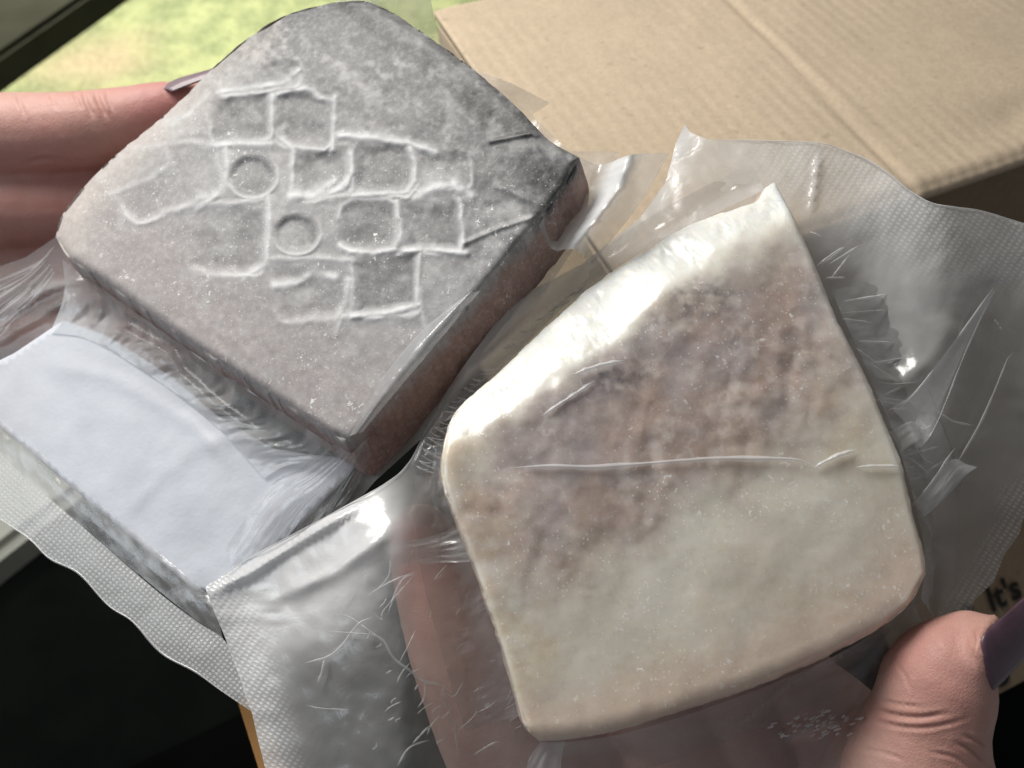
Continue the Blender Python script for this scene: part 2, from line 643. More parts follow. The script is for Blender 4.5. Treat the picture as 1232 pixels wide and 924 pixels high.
text("t. It's", (1164, 752), (1232, 716), 44)
text("r o", (1176, 842), (1232, 810), 44)
# narrow orange-brown strip bottom left
st = slab('wooden_strip', [(283, 838), (306, 838), (352, 950), (318, 950)], 0.985, 0.012, simple_mat('orange_wood', (0.42, 0.22, 0.07), 0.6, 0.15, 30))
tag(st, 'narrow orange brown wooden strip beside the bag at the bottom left', 'strip')


# ------------------------------------------------------------------ frozen fish blocks
def block(name, AB, BC, DC, AD, plane, N, hfun, cfun, thick, side_col, mat, inset=0.12, shear=(0, 0)):
    s = np.linspace(0, 1, N)
    ab, bc, dc, ad = (resample(q, N) for q in (AB, BC, DC, AD))
    for i_, q in enumerate((ab, bc, dc, ad)):      # slightly ragged frosted edges
        w_ = np.sin(np.linspace(0, 1, N) * math.pi) ** 0.5
        q[:, 0] += w_ * (3.2 * fbm(q[:, 0] / 16, q[:, 1] / 16, 400 + i_, 4))
        q[:, 1] += w_ * (3.2 * fbm(q[:, 0] / 16, q[:, 1] / 16, 410 + i_, 4))
    u = s[None, :, None]
    v = s[:, None, None]
    # rows v: A->D, columns u: A->B
    top, bot = ab[None, :, :], dc[None, :, :]
    lef, rig = ad[:, None, :], bc[:, None, :]
    P = (1 - v) * top + v * bot + (1 - u) * lef + u * rig - ((1 - u) * (1 - v) * ab[0] + u * (1 - v) * ab[-1] + (1 - u) * v * dc[0] + u * v * dc[-1])
    X, Y = P[..., 0], P[..., 1]
    H = hfun(X, Y)
    V = hit_off(plane, X, Y, H).reshape(-1, 3)
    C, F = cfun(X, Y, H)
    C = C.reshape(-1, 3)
    F = F.ravel()
    faces = grid_faces(N, N)
    ring = list(range(N)) + [i * N + N - 1 for i in range(1, N)] + [(N - 1) * N + j for j in range(N - 2, -1, -1)] + [i * N for i in range(N - 2, 0, -1)]
    L = len(ring)
    cen = V.mean(0)
    base = V[ring]
    off = N * N
    rows = 14
    vs_, cs_, fs_ = [V], [C], [F]
    rx = X.ravel()[ring]
    ry = Y.ravel()[ring]
    for k in range(1, rows + 1):
        t = k / rows
        bul = 0.02 * math.sin(t * math.pi) - inset * max(0, t - 0.8) ** 2 * 6
        q = base - plane.n * (thick * t * (1 if k < rows else 1.0))
        q = q + (base - cen - ((base - cen) @ plane.n)[:, None] * plane.n) * (bul + 0.010 * fbm(rx / 18, ry / 18 + t * 3, 77, 3))[:, None]
        q = q + t * (shear[0] * RT + shear[1] * UP)
        vs_.append(q)
        w = sstep(0.0, 0.25, np.full(L, t) + 0.3 * fbm(rx / 25, ry / 25 + t * 2, 5))[:, None]
        cs_.append((1 - w) * C[ring] + w * (np.array(side_col)[None] * (1 + 0.5 * fbm(rx / 12, ry / 12 + t * 5, 8))[:, None]))
        fs_.append(F[ring] * 0.5)
        a = ring if k == 1 else list(range(off + (k - 2) * L, off + (k - 1) * L))
        b = list(range(off + (k - 1) * L, off + k * L))
        for i in range(L):
            faces.append((a[i], b[i], b[(i + 1) % L], a[(i + 1) % L]))
    vs_.append((cen - plane.n * thick + shear[0] * RT + shear[1] * UP)[None])
    cs_.append(np.array(side_col)[None])
    fs_.append(np.zeros(1))
    last = off + rows * L
    b = list(range(off + (rows - 1) * L, last))
    faces += [(b[(i + 1) % L], b[i], last) for i in range(L)]
    o = mesh(name, np.vstack(vs_), faces, mat, attrs={'col': np.vstack(cs_), 'frost': np.concatenate(fs_)})
    bm = bmesh.new()
    bm.from_mesh(o.data)
    bmesh.ops.recalc_face_normals(bm, faces=bm.faces[:])
    bm.to_mesh(o.data)
    bm.free()
    return o


PXM = TAN / 616 * 0.27        # metres per pixel at the blocks
GP = Plane(390, 270, 0.284, (-0.30, 0.27, 1))
gAB = [(67, 285), (76, 258), (110, 215), (150, 178), (200, 138), (250, 88), (300, 45), (345, 18), (400, 3)]
gBC = [(400, 3), (440, 2), (480, 20), (530, 55), (580, 92), (625, 132), (660, 168), (697, 190)]
gDC = [(422, 530), (440, 512), (475, 474), (520, 420), (580, 348), (640, 275), (680, 225), (697, 190)]
gAD = [(67, 285), (85, 312), (130, 342), (200, 392), (310, 465), (400, 522), (422, 530)]
G_OUT = gAB + gBC[1:] + gDC[::-1][1:] + gAD[::-1][1:]


def edge_round(d, r):
    q = np.clip(1 - d / r, 0, 1)
    return -r * (1 - np.sqrt(np.clip(1 - q * q, 0, 1)))


CELLS = [  # centre x, centre y, half width, half height, corner radius, angle, depth
    (289, 143, 37, 29, 9, -6, 1.0), (366, 144, 32, 33, 12, 4, 1.0), (388, 209, 33, 28, 8, -8, 0.9),
    (463, 203, 37, 31, 16, 3, 1.0), (443, 271, 34, 31, 18, 2, 1.1), (519, 274, 36, 30, 10, -4, 1.05),
    (464, 343, 38, 34, 6, -5, 1.0), (200, 212, 62, 38, 18, -22, 0.35), (276, 288, 44, 40, 10, 6, 0.7),
    (310, 92, 47, 16, 9, -9, 0.8), (377, 350, 44, 34, 14, -3, 0.7), (534, 205, 30, 22, 12, 2, 0.7)]


RIDGES = [
    ([(327, 116), (328, 145), (326, 173)], 3.2, .8), ([(252, 176), (290, 173), (326, 174)], 3.4, 1.0), ([(262, 111), (300, 106), (340, 99), (358, 85)], 2.8, .9),
    ([(334, 114), (350, 109), (367, 106), (384, 118), (404, 122)], 2.8, .8), ([(403, 118), (401, 150), (399, 180)], 3.0, .9),
    ([(332, 160), (340, 168), (353, 181), (351, 205), (350, 232)], 2.8, .7), ([(349, 237), (372, 233), (402, 220)], 4.2, 1.3), ([(398, 232), (417, 222), (423, 208), (421, 188)], 3.6, 1.2),
    ([(408, 163), (455, 167), (492, 172), (524, 184)], 3.4, 1.0), ([(494, 178), (500, 200), (498, 218), (488, 230)], 3.4, .9), ([(424, 236), (455, 233), (490, 230)], 3.0, .9),
    ([(500, 238), (522, 226), (545, 223), (567, 236)], 4.4, 1.1), ([(408, 262), (412, 248), (424, 240), (466, 240), (477, 246)], 2.6, .55), ([(477, 244), (479, 270), (476, 294)], 3.0, .8),
    ([(410, 296), (422, 302), (450, 304), (474, 300)], 3.2, 1.0), ([(553, 242), (554, 260), (557, 280), (555, 304)], 3.0, .9), ([(486, 303), (520, 300), (560, 305)], 3.2, 1.2),
    ([(506, 305), (502, 335), (502, 368)], 2.8, .9), ([(424, 381), (465, 376), (503, 367)], 3.2, 1.2), ([(424, 310), (424, 345), (422, 374)], 2.6, .5),
    ([(271, 174), (273, 205), (267, 230), (238, 250)], 3.4, .8), ([(323, 236), (322, 285), (321, 318), (294, 334)], 3.4, .8), ([(240, 246), (285, 244), (322, 238)], 2.8, .5),
    ([(330, 344), (356, 341), (378, 328), (402, 334)], 4.2, .9), ([(418, 338), (416, 362), (404, 386)], 3.2, .8), ([(325, 312), (370, 310), (422, 313)], 2.6, .5),
    ([(130, 234), (180, 216), (203, 198), (199, 176)], 2.6, .35), ([(165, 178), (230, 171), (262, 176)], 2.8, .35), ([(205, 150), (230, 134), (250, 112)], 2.8, .5),
    ([(478, 308), (492, 306), (505, 304)], 2.2, .6), ([(412, 380), (404, 402)], 2.5, .6), ([(508, 375), (514, 400), (498, 430)], 2.2, .5), ([(258, 300), (250, 335), (236, 352)], 2.4, .35)]


def cell_sdf(X, Y, c):
    a = R(c[5])
    dx, dy = X - c[0], Y - c[1]
    x = np.abs(dx * math.cos(a) + dy * math.sin(a)) - (c[2] - c[4])
    y = np.abs(-dx * math.sin(a) + dy * math.cos(a)) - (c[3] - c[4])
    return np.hypot(np.maximum(x, 0), np.maximum(y, 0)) + np.minimum(np.maximum(x, y), 0) - c[4]


def grey_relief(X, Y):
    """recessed cells and raised ridges pressed into the face, in pixels"""
    wx = X + 8 * fbm(X / 45, Y / 45, 21, 3) + 4 * fbm(X / 12, Y / 12, 25, 2)
    wy = Y + 8 * fbm(X / 45, Y / 45, 31, 3) + 4 * fbm(X / 12, Y / 12, 35, 2)
    h = np.zeros_like(X)
    rdg = np.zeros_like(X)
    for i, c in enumerate(CELLS):
        d = cell_sdf(wx, wy, c)
        am = 0.75 + 0.9 * fbm(X / 38, Y / 38, 100 + i, 2)
        h -= 3.6 * c[6] * sstep(4, -13, d) * am
        low = np.clip(((wy - c[1]) / c[3] * 0.75 + (wx - c[0]) / c[2] * 0.45), -0.3, 1)
        lat = 0.4 * np.clip(0.30 + 0.85 * low, 0.08, 1.1) * (0.55 + 1.6 * np.clip(fbm(X / 30, Y / 30, 200 + i, 2) + 0.3, 0, 1))
        rdg = np.maximum(rdg, np.exp(-((d - 2.5) / 4.4) ** 2) * lat)
    for cx, cy, r in ((304, 212, 27), (357, 281, 26)):
        d = np.hypot((wx * 0.35 + X * 0.65) - cx, ((wy * 0.35 + Y * 0.65) - cy) * 1.15) - r
        h = h * sstep(-1, 8, d) + (-4.0 * sstep(4, -9, d))
        low = np.clip((Y - cy) / r * 0.8 + (X - cx) / r * 0.4, -0.2, 1)
        rdg = rdg * sstep(-2, 7, d) + np.exp(-((d - 3.0) / 3.0) ** 2) * np.clip(0.10 + 0.45 * low, 0, 1)
    for pts, w, a in RIDGES:
        d, p = segdist(wx * 0.3 + X * 0.7, wy * 0.3 + Y * 0.7, pts)
        rdg = np.maximum(rdg, 0.62 * a * np.exp(-(d / (1.5 * w)) ** 2) * (0.7 + 1.3 * np.clip(0.3 + fbm(X / 16, Y / 16, 300, 2), 0, 1)))
    return h, rdg


def g_h(X, Y):
    d, _ = segdist(X, Y, G_OUT)
    h, rdg = grey_relief(X, Y)
    fade = sstep(4, 26, d)
    # top right shoulder: uneven fibrous skin
    e, _ = segdist(X, Y, gBC)
    fib = sstep(190, 40, e)
    a = (X * 0.80 + Y * 0.60)
    b = (-X * 0.60 + Y * 0.80)
    px = (1.0 * h + 3.2 * rdg) * fade
    px = px + 7 * fbm(X / 85, Y / 85, 3, 3) + 1.2 * fbm(X / 18, Y / 18, 4, 2) + 0.15 * fbm(X / 5, Y / 5, 6, 2)
    px = px + fib * (1.8 * fbm(a / 60, b / 26, 12, 3) + 0.4 * fbm(X / 11, Y / 9, 13, 3))
    px = px + edge_round(d, 12.0)
    ab, _ = segdist(X, Y, gAB)
    px = px + 0.45 * edge_round(ab, 42.0)
    # smear of film pulled tight near the right corner
    for pts, w, k in (([(600, 225), (655, 248)], 5, 2.5), ([(590, 170), (640, 160), (680, 172)], 3, 3.0), ([(640, 262), (600, 275), (560, 292)], 3, 2)):
        dd, _ = segdist(X, Y, pts)
        px = px + k * np.exp(-(dd / w) ** 2)
    return px * PXM


def lerp(a, b, t):
    return a + (b - a) * t[..., None]


def g_c(X, Y, H):
    h, rdg = grey_relief(X, Y)
    d, _ = segdist(X, Y, G_OUT)
    e, _ = segdist(X, Y, gBC)
    c = np.zeros(X.shape + (3,)) + np.array([0.305, 0.30, 0.305])
    low = sstep(330, 560, X * -0.5 + Y + 250)
    warm = np.clip(sstep(160, 40, segdist(X, Y, gAD)[0]) + 0.6 * fbm(X / 60, Y / 60, 41), 0, 1)
    c = lerp(c, np.array([0.335, 0.30, 0.295]), warm * 0.8)
    edgeab = sstep(60, 8, segdist(X, Y, gAB[:7])[0])
    c = lerp(c, np.array([0.48, 0.44, 0.41]), edgeab * 0.6)
    a = (X * 0.80 + Y * 0.60)
    b = (-X * 0.60 + Y * 0.80)
    st = 0.75 * fbm(a / 60, b / 15, 51, 5) + 0.75 * fbm(X / 7, Y / 7, 52, 3)
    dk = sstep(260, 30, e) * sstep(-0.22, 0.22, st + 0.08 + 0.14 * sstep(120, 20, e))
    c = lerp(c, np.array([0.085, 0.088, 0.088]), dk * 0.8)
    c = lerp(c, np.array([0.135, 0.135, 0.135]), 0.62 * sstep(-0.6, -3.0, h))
    c = lerp(c, np.array([0.72, 0.73, 0.74]), np.clip(rdg * 1.25, 0, 1) * 0.68)  # whiter ridges: milky air pockets, plus highlights put into the colour
    bl = sstep(0.08, 0.3, fbm(X / 30, Y / 30, 66, 4)) * 0.45
    c = lerp(c, np.array([0.42, 0.42, 0.415]), bl)
    c = c * (1 + 0.20 * fbm(X / 7, Y / 7, 67, 3))[..., None]
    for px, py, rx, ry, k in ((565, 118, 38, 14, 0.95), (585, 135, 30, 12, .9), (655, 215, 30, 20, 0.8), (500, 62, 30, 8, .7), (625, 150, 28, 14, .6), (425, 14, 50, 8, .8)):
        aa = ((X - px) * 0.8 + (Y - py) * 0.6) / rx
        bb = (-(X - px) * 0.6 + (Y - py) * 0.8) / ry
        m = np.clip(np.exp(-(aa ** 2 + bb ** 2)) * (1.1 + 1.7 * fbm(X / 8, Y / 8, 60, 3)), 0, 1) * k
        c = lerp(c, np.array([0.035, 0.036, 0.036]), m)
    fr = sstep(120, 210, Y - 0.18 * (X - 400)) * np.clip(0.55 + 1.6 * fbm(X / 50, Y / 50, 68, 3), 0, 1) + 0.1
    return np.clip(c, 0.01, 0.9), fr


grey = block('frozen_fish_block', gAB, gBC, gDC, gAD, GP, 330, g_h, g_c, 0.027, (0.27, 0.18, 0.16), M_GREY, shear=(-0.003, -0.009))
tag(grey, 'grey frosted frozen fish block with square hollows and two round dents', 'fish block', 'frozen fish blocks')

PP = Plane(830, 560, 0.245, (0.0, 0.19, 1))
pAB = [(540, 512), (555, 488), (600, 448), (650, 400), (700, 355), (740, 325), (780, 300), (815, 278), (850, 263), (885, 251), (910, 242), (922, 226), (932, 219)]
pBC = [(932, 219), (960, 272), (985, 330), (1005, 380), (1040, 450), (1065, 510), (1085, 560), (1097, 615), (1110, 660), (1114, 690)]
pDC = [(650, 892), (690, 889), (740, 880), (800, 862), (860, 843), (900, 830), (960, 805), (1010, 782), (1060, 755), (1095, 725), (1114, 690)]
pAD = [(540, 512), (533, 545), (533, 575), (545, 615), (565, 665), (585, 720), (603, 775), (622, 840), (634, 876), (650, 892)]
P_OUT = pAB + pBC[1:] + pDC[::-1][1:] + pAD[::-1][1:]
P_IN = [(470, 560), (555, 525), (610, 492), (650, 465), (700, 432), (750, 396), (800, 348), (860, 305), (905, 280), (950, 258), (1000, 225)]


def side_of(X, Y, pts):
    """signed distance: positive above-left of the polyline"""
    p = np.asarray(pts, float)
    d, _ = segdist(X, Y, pts)
    yl = np.interp(X, p[:, 0], p[:, 1])
    return np.where(Y < yl, d, -d)


def p_h(X, Y):
    d, _ = segdist(X, Y, P_OUT)
    s = side_of(X, Y, P_IN) + 14 * fbm(X / 40, Y / 40, 70, 3)
    soft = 9.0
    px = -0.95 * soft * np.logaddexp(0, s / soft)
    px += 8 * fbm(X / 110, Y / 110, 71, 3) + 0.9 * fbm(X / 26, Y / 26, 72, 2) + 0.10 * fbm(X / 6, Y / 6, 73, 2)
    dd, _ = segdist(X, Y, pDC)
    px += 0.55 * edge_round(dd, 24.0) * sstep(1100, 1020, X)
    px += edge_round(d, 6.5)
    cw = sstep(-4, 12, s)
    px += cw * (1.1 * np.abs(fbm((X + Y) / 30, (X - Y) / 9, 170, 3)) * 2 + 0.5 * fbm(X / 5, Y / 5, 171, 2))
    # rough flesh patch
    m = flesh(X, Y)[0]
    px += m * (2.6 * fbm(X / 26, Y / 26, 75, 2))
    a_ = X * .87 - Y * .5
    b_ = X * .5 + Y * .87
    px += m * 1.6 * np.sin(a_ / 7.5 + 5 * fbm(X / 50, Y / 50, 76, 2)) * np.sin(b_ / 9 + 5 * fbm(X / 50, Y / 50, 78, 2)) * np.clip(0.4 + 2 * fbm(X / 60, Y / 60, 79, 2), 0, 1)
    return px * PXM * 0.93


def flesh(X, Y):
    a = R(-28)
    dx, dy = X - 800, Y - 490
    u = (dx * math.cos(a) + dy * math.sin(a)) / 290
    v = (-dx * math.sin(a) + dy * math.cos(a)) / 128
    q = np.sqrt(u * u + v * v) + 0.75 * fbm(X / 70, Y / 70, 80, 4) + 0.25 * fbm(X / 18, Y / 18, 85, 3)
    m = sstep(1.42, 0.55, q)
    m = m * sstep(12, -18, side_of(X, Y, P_IN) + 22 * fbm(X / 25, Y / 25, 81, 3))
    l = np.exp(-(((X - 660) / 90) ** 2 + ((Y - 630) / 95) ** 2))
    m = np.maximum(m, np.clip(l * 1.1 + 0.8 * fbm(X / 40, Y / 40, 82, 4) * (l > 0.1), 0, 1))
    pur = np.clip(0.45 + 2.2 * fbm(X / 55, Y / 55, 83, 4) + 0.45 * sstep(-110, -15, side_of(X, Y, P_IN)), 0, 1)
    return m, pur


def p_c(X, Y, H):
    s = side_of(X, Y, P_IN)
    c = np.zeros(X.shape + (3,)) + np.array([0.71, 0.69, 0.585])
    c = lerp(c, np.array([0.74, 0.73, 0.66]), np.clip(0.5 + 2 * fbm(X / 80, Y / 80, 90, 3), 0, 1))
    yel = np.clip(sstep(95, 25, segdist(X, Y, pAD[2:7])[0]) * (0.6 + 2.2 * fbm(X / 30, Y / 30, 91, 4)), 0, 1)
    c = lerp(c, np.array([0.50, 0.375, 0.22]), yel * 0.75)
    yl2 = np.clip(2.5 * fbm(X / 60, Y / 60, 92, 4), 0, 1) * sstep(700, 560, Y)
    c = lerp(c, np.array([0.49, 0.39, 0.26]), yl2 * 0.6)
    m, pur = flesh(X, Y)
    fc = lerp(np.zeros(X.shape + (3,)) + np.array([0.37, 0.265, 0.225]), np.array([0.38, 0.315, 0.315]), pur)
    fc = fc * (1 + 0.55 * fbm(X / 30, Y / 24, 93, 3))[..., None]
    c = lerp(c, fc, m * 0.88)
    dk = np.exp(-(((X - 845) / 34) ** 2 + ((Y - 360) / 20) ** 2)) + 0.8 * np.exp(-(((X - 740) / 30) ** 2 + ((Y - 455) / 26) ** 2)) + 0.6 * np.exp(-(((X - 800) / 26) ** 2 + ((Y - 400) / 22) ** 2))
    c = lerp(c, np.array([0.15, 0.13, 0.14]), np.clip(dk * (0.5 + 2.6 * fbm(X / 9, Y / 9, 94, 3)), 0, 0.75))
    wv = np.clip(sstep(0.08, 0.26, fbm(X / 26, Y / 26, 95, 5)) + 0.7 * sstep(0.05, 0.012, np.abs(fbm(X / 34, Y / 34, 98, 5))) * sstep(-.05, .15, fbm(X / 60, Y / 60, 99, 3)), 0, 1) * np.clip(m + 0.15, 0, 1)
    c = lerp(c, np.array([0.66, 0.60, 0.56]), wv * 0.42)
    wm = sstep(-150, 260, (X - 850) * 0.55 + (Y - 600) * 0.75 + 160 * fbm(X / 70, Y / 70, 97, 4))
    c = lerp(c, np.array([0.50, 0.41, 0.32]), wm * 0.7)  # warm blotches, plus shade towards the lower right put into the colour
    rim = sstep(20, 3, segdist(X, Y, P_OUT)[0])
    c = lerp(c, np.array([0.74, 0.72, 0.66]), rim * 0.25)
    c = lerp(c, np.array([0.74, 0.745, 0.71]), sstep(-14, 18, s))
    dn = sstep(90, 10, segdist(X, Y, pDC)[0])
    c = lerp(c, np.array([0.66, 0.50, 0.40]), dn * 0.6)
    fr = np.clip(0.55 + 1.6 * fbm(X / 60, Y / 60, 96, 3), 0, 1)
    return np.clip(c, 0.01, 0.9), fr


pale = block('frozen_fish_block', pAB, pBC, pDC, pAD, PP, 330, p_h, p_c, 0.026, (0.55, 0.42, 0.33), M_PALE)
tag(pale, 'creamy white frozen fish block with a brown fleshy patch, right of the grey one', 'fish block', 'frozen fish blocks')


# ------------------------------------------------------------------ hands
def tube(bm, pts, segs=20):
    """tapered round-ended tube through (x, y, z, radius) points"""
    p = resample([np.r_[q] for q in pts], 26)
    c, r = p[:, :3], p[:, 3]
    t = np.gradient(c, axis=0)
    t /= np.linalg.norm(t, axis=1)[:, None]
    rows = []
    a = np.cross(t[0], [0.3, 0.2, 0.9])
    a /= np.linalg.norm(a)
    def add(cc, rad, tt, a):
        b = np.cross(tt, a)
        return [bm.verts.new(cc + rad * (math.cos(x) * a + math.sin(x) * b)) for x in np.linspace(0, 2 * math.pi, segs, endpoint=False)]
    for k in range(5):
        th = math.pi / 2 * (k + 0.3) / 5
        rows.append(add(c[0] - t[0] * r[0] * math.cos(th), r[0] * math.sin(th), t[0], a))
    for i in range(len(c)):
        a = a - (a @ t[i]) * t[i]
        a /= np.linalg.norm(a)
        rows.append(add(c[i], r[i], t[i], a))
    for k in range(4, -1, -1):
        th = math.pi / 2 * (k + 0.3) / 5
        rows.append(add(c[-1] + t[-1] * r[-1] * math.cos(th), r[-1] * math.sin(th), t[-1], a))
    for i in range(len(rows) - 1):
        for j in range(segs):
            k = (j + 1) % segs
            bm.faces.new((rows[i][j], rows[i][k], rows[i + 1][k], rows[i + 1][j]))
    bm.faces.new(rows[0][::-1])
    bm.faces.new(rows[-1])


def px_tube(bm, pts):
    """points as (px, py, depth, radius in pixels)"""
    tube(bm, [np.r_[at(np.array(float(x)), np.array(float(y)), d), r * TAN / 616 * d] for x, y, d, r in pts])


def hand(name, chains, creases, reds, vox=0.0013):
    bm = bmesh.new()
    for c in chains:
        px_tube(bm, c)
    bmesh.ops.recalc_face_normals(bm, faces=bm.faces[:])
    me = bpy.data.meshes.new('tmp')
    bm.to_mesh(me)
    bm.free()
    o = bpy.data.objects.new('tmp', me)
    COL.objects.link(o)
    m = o.modifiers.new('r', 'REMESH')
    m.mode = 'VOXEL'
    m.voxel_size = vox
    s_ = o.modifiers.new('s', 'SMOOTH')
    s_.iterations = 14
    s_.factor = 0.5
    u_ = o.modifiers.new('u', 'SUBSURF')
    u_.levels = 1
    bpy.context.view_layer.update()
    me2 = bpy.data.meshes.new_from_object(o.evaluated_get(bpy.context.evaluated_depsgraph_get()))
    bpy.data.objects.remove(o)
    n = len(me2.vertices)
    co = np.empty(n * 3)
    me2.vertices.foreach_get('co', co)
    co = co.reshape(-1, 3)
    no = np.empty(n * 3)
    me2.vertices.foreach_get('normal', no)
    no = no.reshape(-1, 3)
    red = np.zeros(n)
    for x, y, d, rad, k in reds:
        q = at(np.array(float(x)), np.array(float(y)), d)
        red = np.maximum(red, k * np.exp(-(np.linalg.norm(co - q, axis=1) / (rad * TAN / 616 * d)) ** 2))
    rel = co - CAM
    dpt = rel @ FW
    ppx = 616 + 616 * (rel @ RT) / (dpt * TAN)
    ppy = 462 - 616 * (rel @ UP) / (dpt * TAN)
    front = np.clip(-np.einsum('ij,ij->i', no, rel / np.linalg.norm(rel, axis=1)[:, None]) * 2.5, 0, 1)
    for pts, wd, dep, far_ in creases:      # skin folds pressed into the visible side
        p_ = resample(pts, 14)
        dd, ps = np.full(n, 1e3), np.zeros(n)
        b_ = (np.abs(ppx - p_[:, 0].mean()) < 90) & (np.abs(ppy - p_[:, 1].mean()) < 90)
        dd[b_], ps[b_] = segdist(ppx[b_], ppy[b_], p_)
        k_ = np.exp(-(dd / wd) ** 2) - 0.45 * np.exp(-((dd - 2.2 * wd) / (1.2 * wd)) ** 2)
        co = co - no * (dep * k_ * front * (dpt < far_) * np.clip(np.sin(np.clip(ps, .04, .96) * math.pi) * 1.6, 0, 1))[:, None]
    co = co + no * (0.0004 * fbm(co[:, 0] * 160 + co[:, 2] * 90, co[:, 1] * 160, 4, 3))[:, None]
    me2.vertices.foreach_set('co', co.ravel())
    a = me2.attributes.new('red', 'FLOAT', 'POINT')
    a.data.foreach_set('value', red.astype(np.float32))
    me2.name = name
    me2.shade_smooth()
    me2.materials.clear()
    me2.materials.append(M_SKIN)
    ob = bpy.data.objects.new(name, me2)
    COL.objects.link(ob)
    return ob


lh = hand('hand', [
    [(-620, 330, 0.3840, 105), (-380, 290, 0.3740, 120), (-230, 280, 0.3690, 118)],                     # wrist and palm
    [(-250, 215, 0.3590, 62), (-100, 175, 0.3520, 54), (0, 163, 0.3480, 49), (80, 160, 0.3470, 47), (150, 150, 0.3470, 43), (208, 132, 0.3470, 34), (246, 118, 0.3480, 20)],
    [(-260, 290, 0.3660, 60), (-100, 262, 0.3640, 54), (20, 248, 0.3640, 52), (110, 245, 0.3650, 48), (200, 240, 0.3660, 38)],
    [(-260, 360, 0.3760, 58), (-100, 340, 0.3800, 54), (30, 325, 0.3820, 50), (120, 325, 0.3820, 46), (200, 330, 0.3820, 38)],
    [(-260, 420, 0.3840, 50), (-120, 415, 0.3900, 46), (0, 400, 0.3920, 46), (120, 410, 0.3920, 46), (240, 462, 0.3880, 42)],
    [(-330, 330, 0.3440, 60), (-250, 430, 0.3290, 50), (-170, 480, 0.3190, 42), (-110, 500, 0.3140, 28)],   # thumb, out of frame
], [([(100, 110), (104, 124), (112, 140)], 2.2, .00045, .345), ([(114, 110), (119, 124), (128, 142)], 2.6, .0006, .345), ([(128, 110), (131, 122), (137, 134)], 2.0, .0003, .345), ([(88, 110), (92, 120), (97, 130)], 1.8, .0004, .345),
     ([(20, 112), (24, 124), (30, 140)], 2.0, .0004, .345), ([(60, 112), (63, 120), (68, 130)], 1.8, .0003, .345), ([(30, 196), (60, 190), (100, 196)], 2.5, .0006, .36)],
    [(200, 125, 0.3340, 80, 1.0), (40, 190, 0.3240, 90, 0.6), (60, 260, 0.3340, 120, 0.7)])
tag(lh, 'left hand with fingers reaching behind the grey fish block', 'hand')

rh = hand('hand', [
    [(1150, 1500, .36, 150), (1030, 1250, .345, 170), (900, 1080, .322, 160), (800, 960, .318, 110)],
    [(800, 1060, .325, 110), (650, 920, .312, 96), (578, 800, .304, 80), (530, 700, .299, 58), (505, 645, .297, 40)],
    [(860, 960, .320, 80), (760, 800, .308, 62), (690, 680, .306, 54), (650, 600, .306, 40)],
    [(920, 950, .322, 78), (850, 790, .310, 58), (800, 680, .308, 50), (770, 600, .308, 38)],
    [(1010, 980, .324, 80), (985, 880, .314, 58), (945, 790, .311, 46), (915, 700, .309, 34)],
    [(1060, 1090, .318, 95), (1040, 960, .306, 78), (1012, 880, .303, 62), (965, 825, .305, 46)],
    [(1000, 1200, .330, 110), (1050, 1080, .285, 118), (1086, 985, .262, 110), (1102, 915, .253, 90), (1117, 868, .248, 68), (1129, 825, .245, 66), (1146, 794, .241, 57), (1168, 776, .240, 42)],
    [(1199, 742, .2375, 6), (1187, 754, .2320, 7.5), (1178, 772, .2275, 8), (1180, 795, .2265, 8), (1189, 818, .2295, 7), (1194, 830, .233, 5)],
], [([(1048, 852), (1075, 860), (1105, 863), (1140, 858)], 2.6, .0008, .26), ([(1050, 866), (1080, 874), (1120, 875), (1165, 864)], 2.4, .00045, .26), ([(1062, 843), (1085, 848), (1108, 850)], 2.0, .0004, .26),
     ([(1150, 893), (1168, 903), (1188, 922)], 2.6, .0007, .26), ([(1160, 884), (1176, 892), (1190, 902)], 2.2, .0005, .26), ([(1120, 905), (1150, 912), (1175, 930)], 2.2, .0004, .26), ([(1080, 800), (1090, 815), (1095, 832)], 2.2, .00025, .26),
     ([(1166, 756), (1172, 768), (1170, 790), (1174, 808)], 2.2, .0004, .26), ([(1030, 900), (1060, 905), (1090, 915)], 2.2, .0003, .26)],
    [(1130, 790, .236, 70, 0.55), (520, 640, .30, 80, 0.9), (1060, 860, .245, 30, 0.4)])
tag(rh, 'right hand holding the pale fish block with thumb in front at lower right', 'hand')


def nail(name, rows, parent, n=16, thick=0.0006, mat=None):
    """rows of (px, py, depth) across the nail, cuticle to tip"""
    P = []
    for r in rows:
        P.append(resample(r, n))
    P = np.array(P)
    m = 18
    Q = np.stack([resample(P[:, j], m) for j in range(n)], 1)
    V = at(Q[..., 0], Q[..., 1], Q[..., 2])
    ta = np.gradient(V, axis=0)
    tb = np.gradient(V, axis=1)
    nn = np.cross(ta, tb)
    nn /= np.linalg.norm(nn, axis=2)[..., None]
    if (nn[m // 2, n // 2] @ (CAM - V[m // 2, n // 2])) < 0:
        nn = -nn
    B = V - nn * thick
    vv = np.vstack([V.reshape(-1, 3), B.reshape(-1, 3)])
    f = grid_faces(m, n) + [q[::-1] for q in grid_faces(m, n, m * n)]
    rg = list(range(n)) + [i * n + n - 1 for i in range(1, m)] + [(m - 1) * n + j for j in range(n - 2, -1, -1)] + [i * n for i in range(m - 2, 0, -1)]
    f += [(rg[i], rg[i] + m * n, rg[(i + 1) % len(rg)] + m * n, rg[(i + 1) % len(rg)]) for i in range(len(rg))]
    return mesh(name, vv, f, mat or M_NAIL, parent)


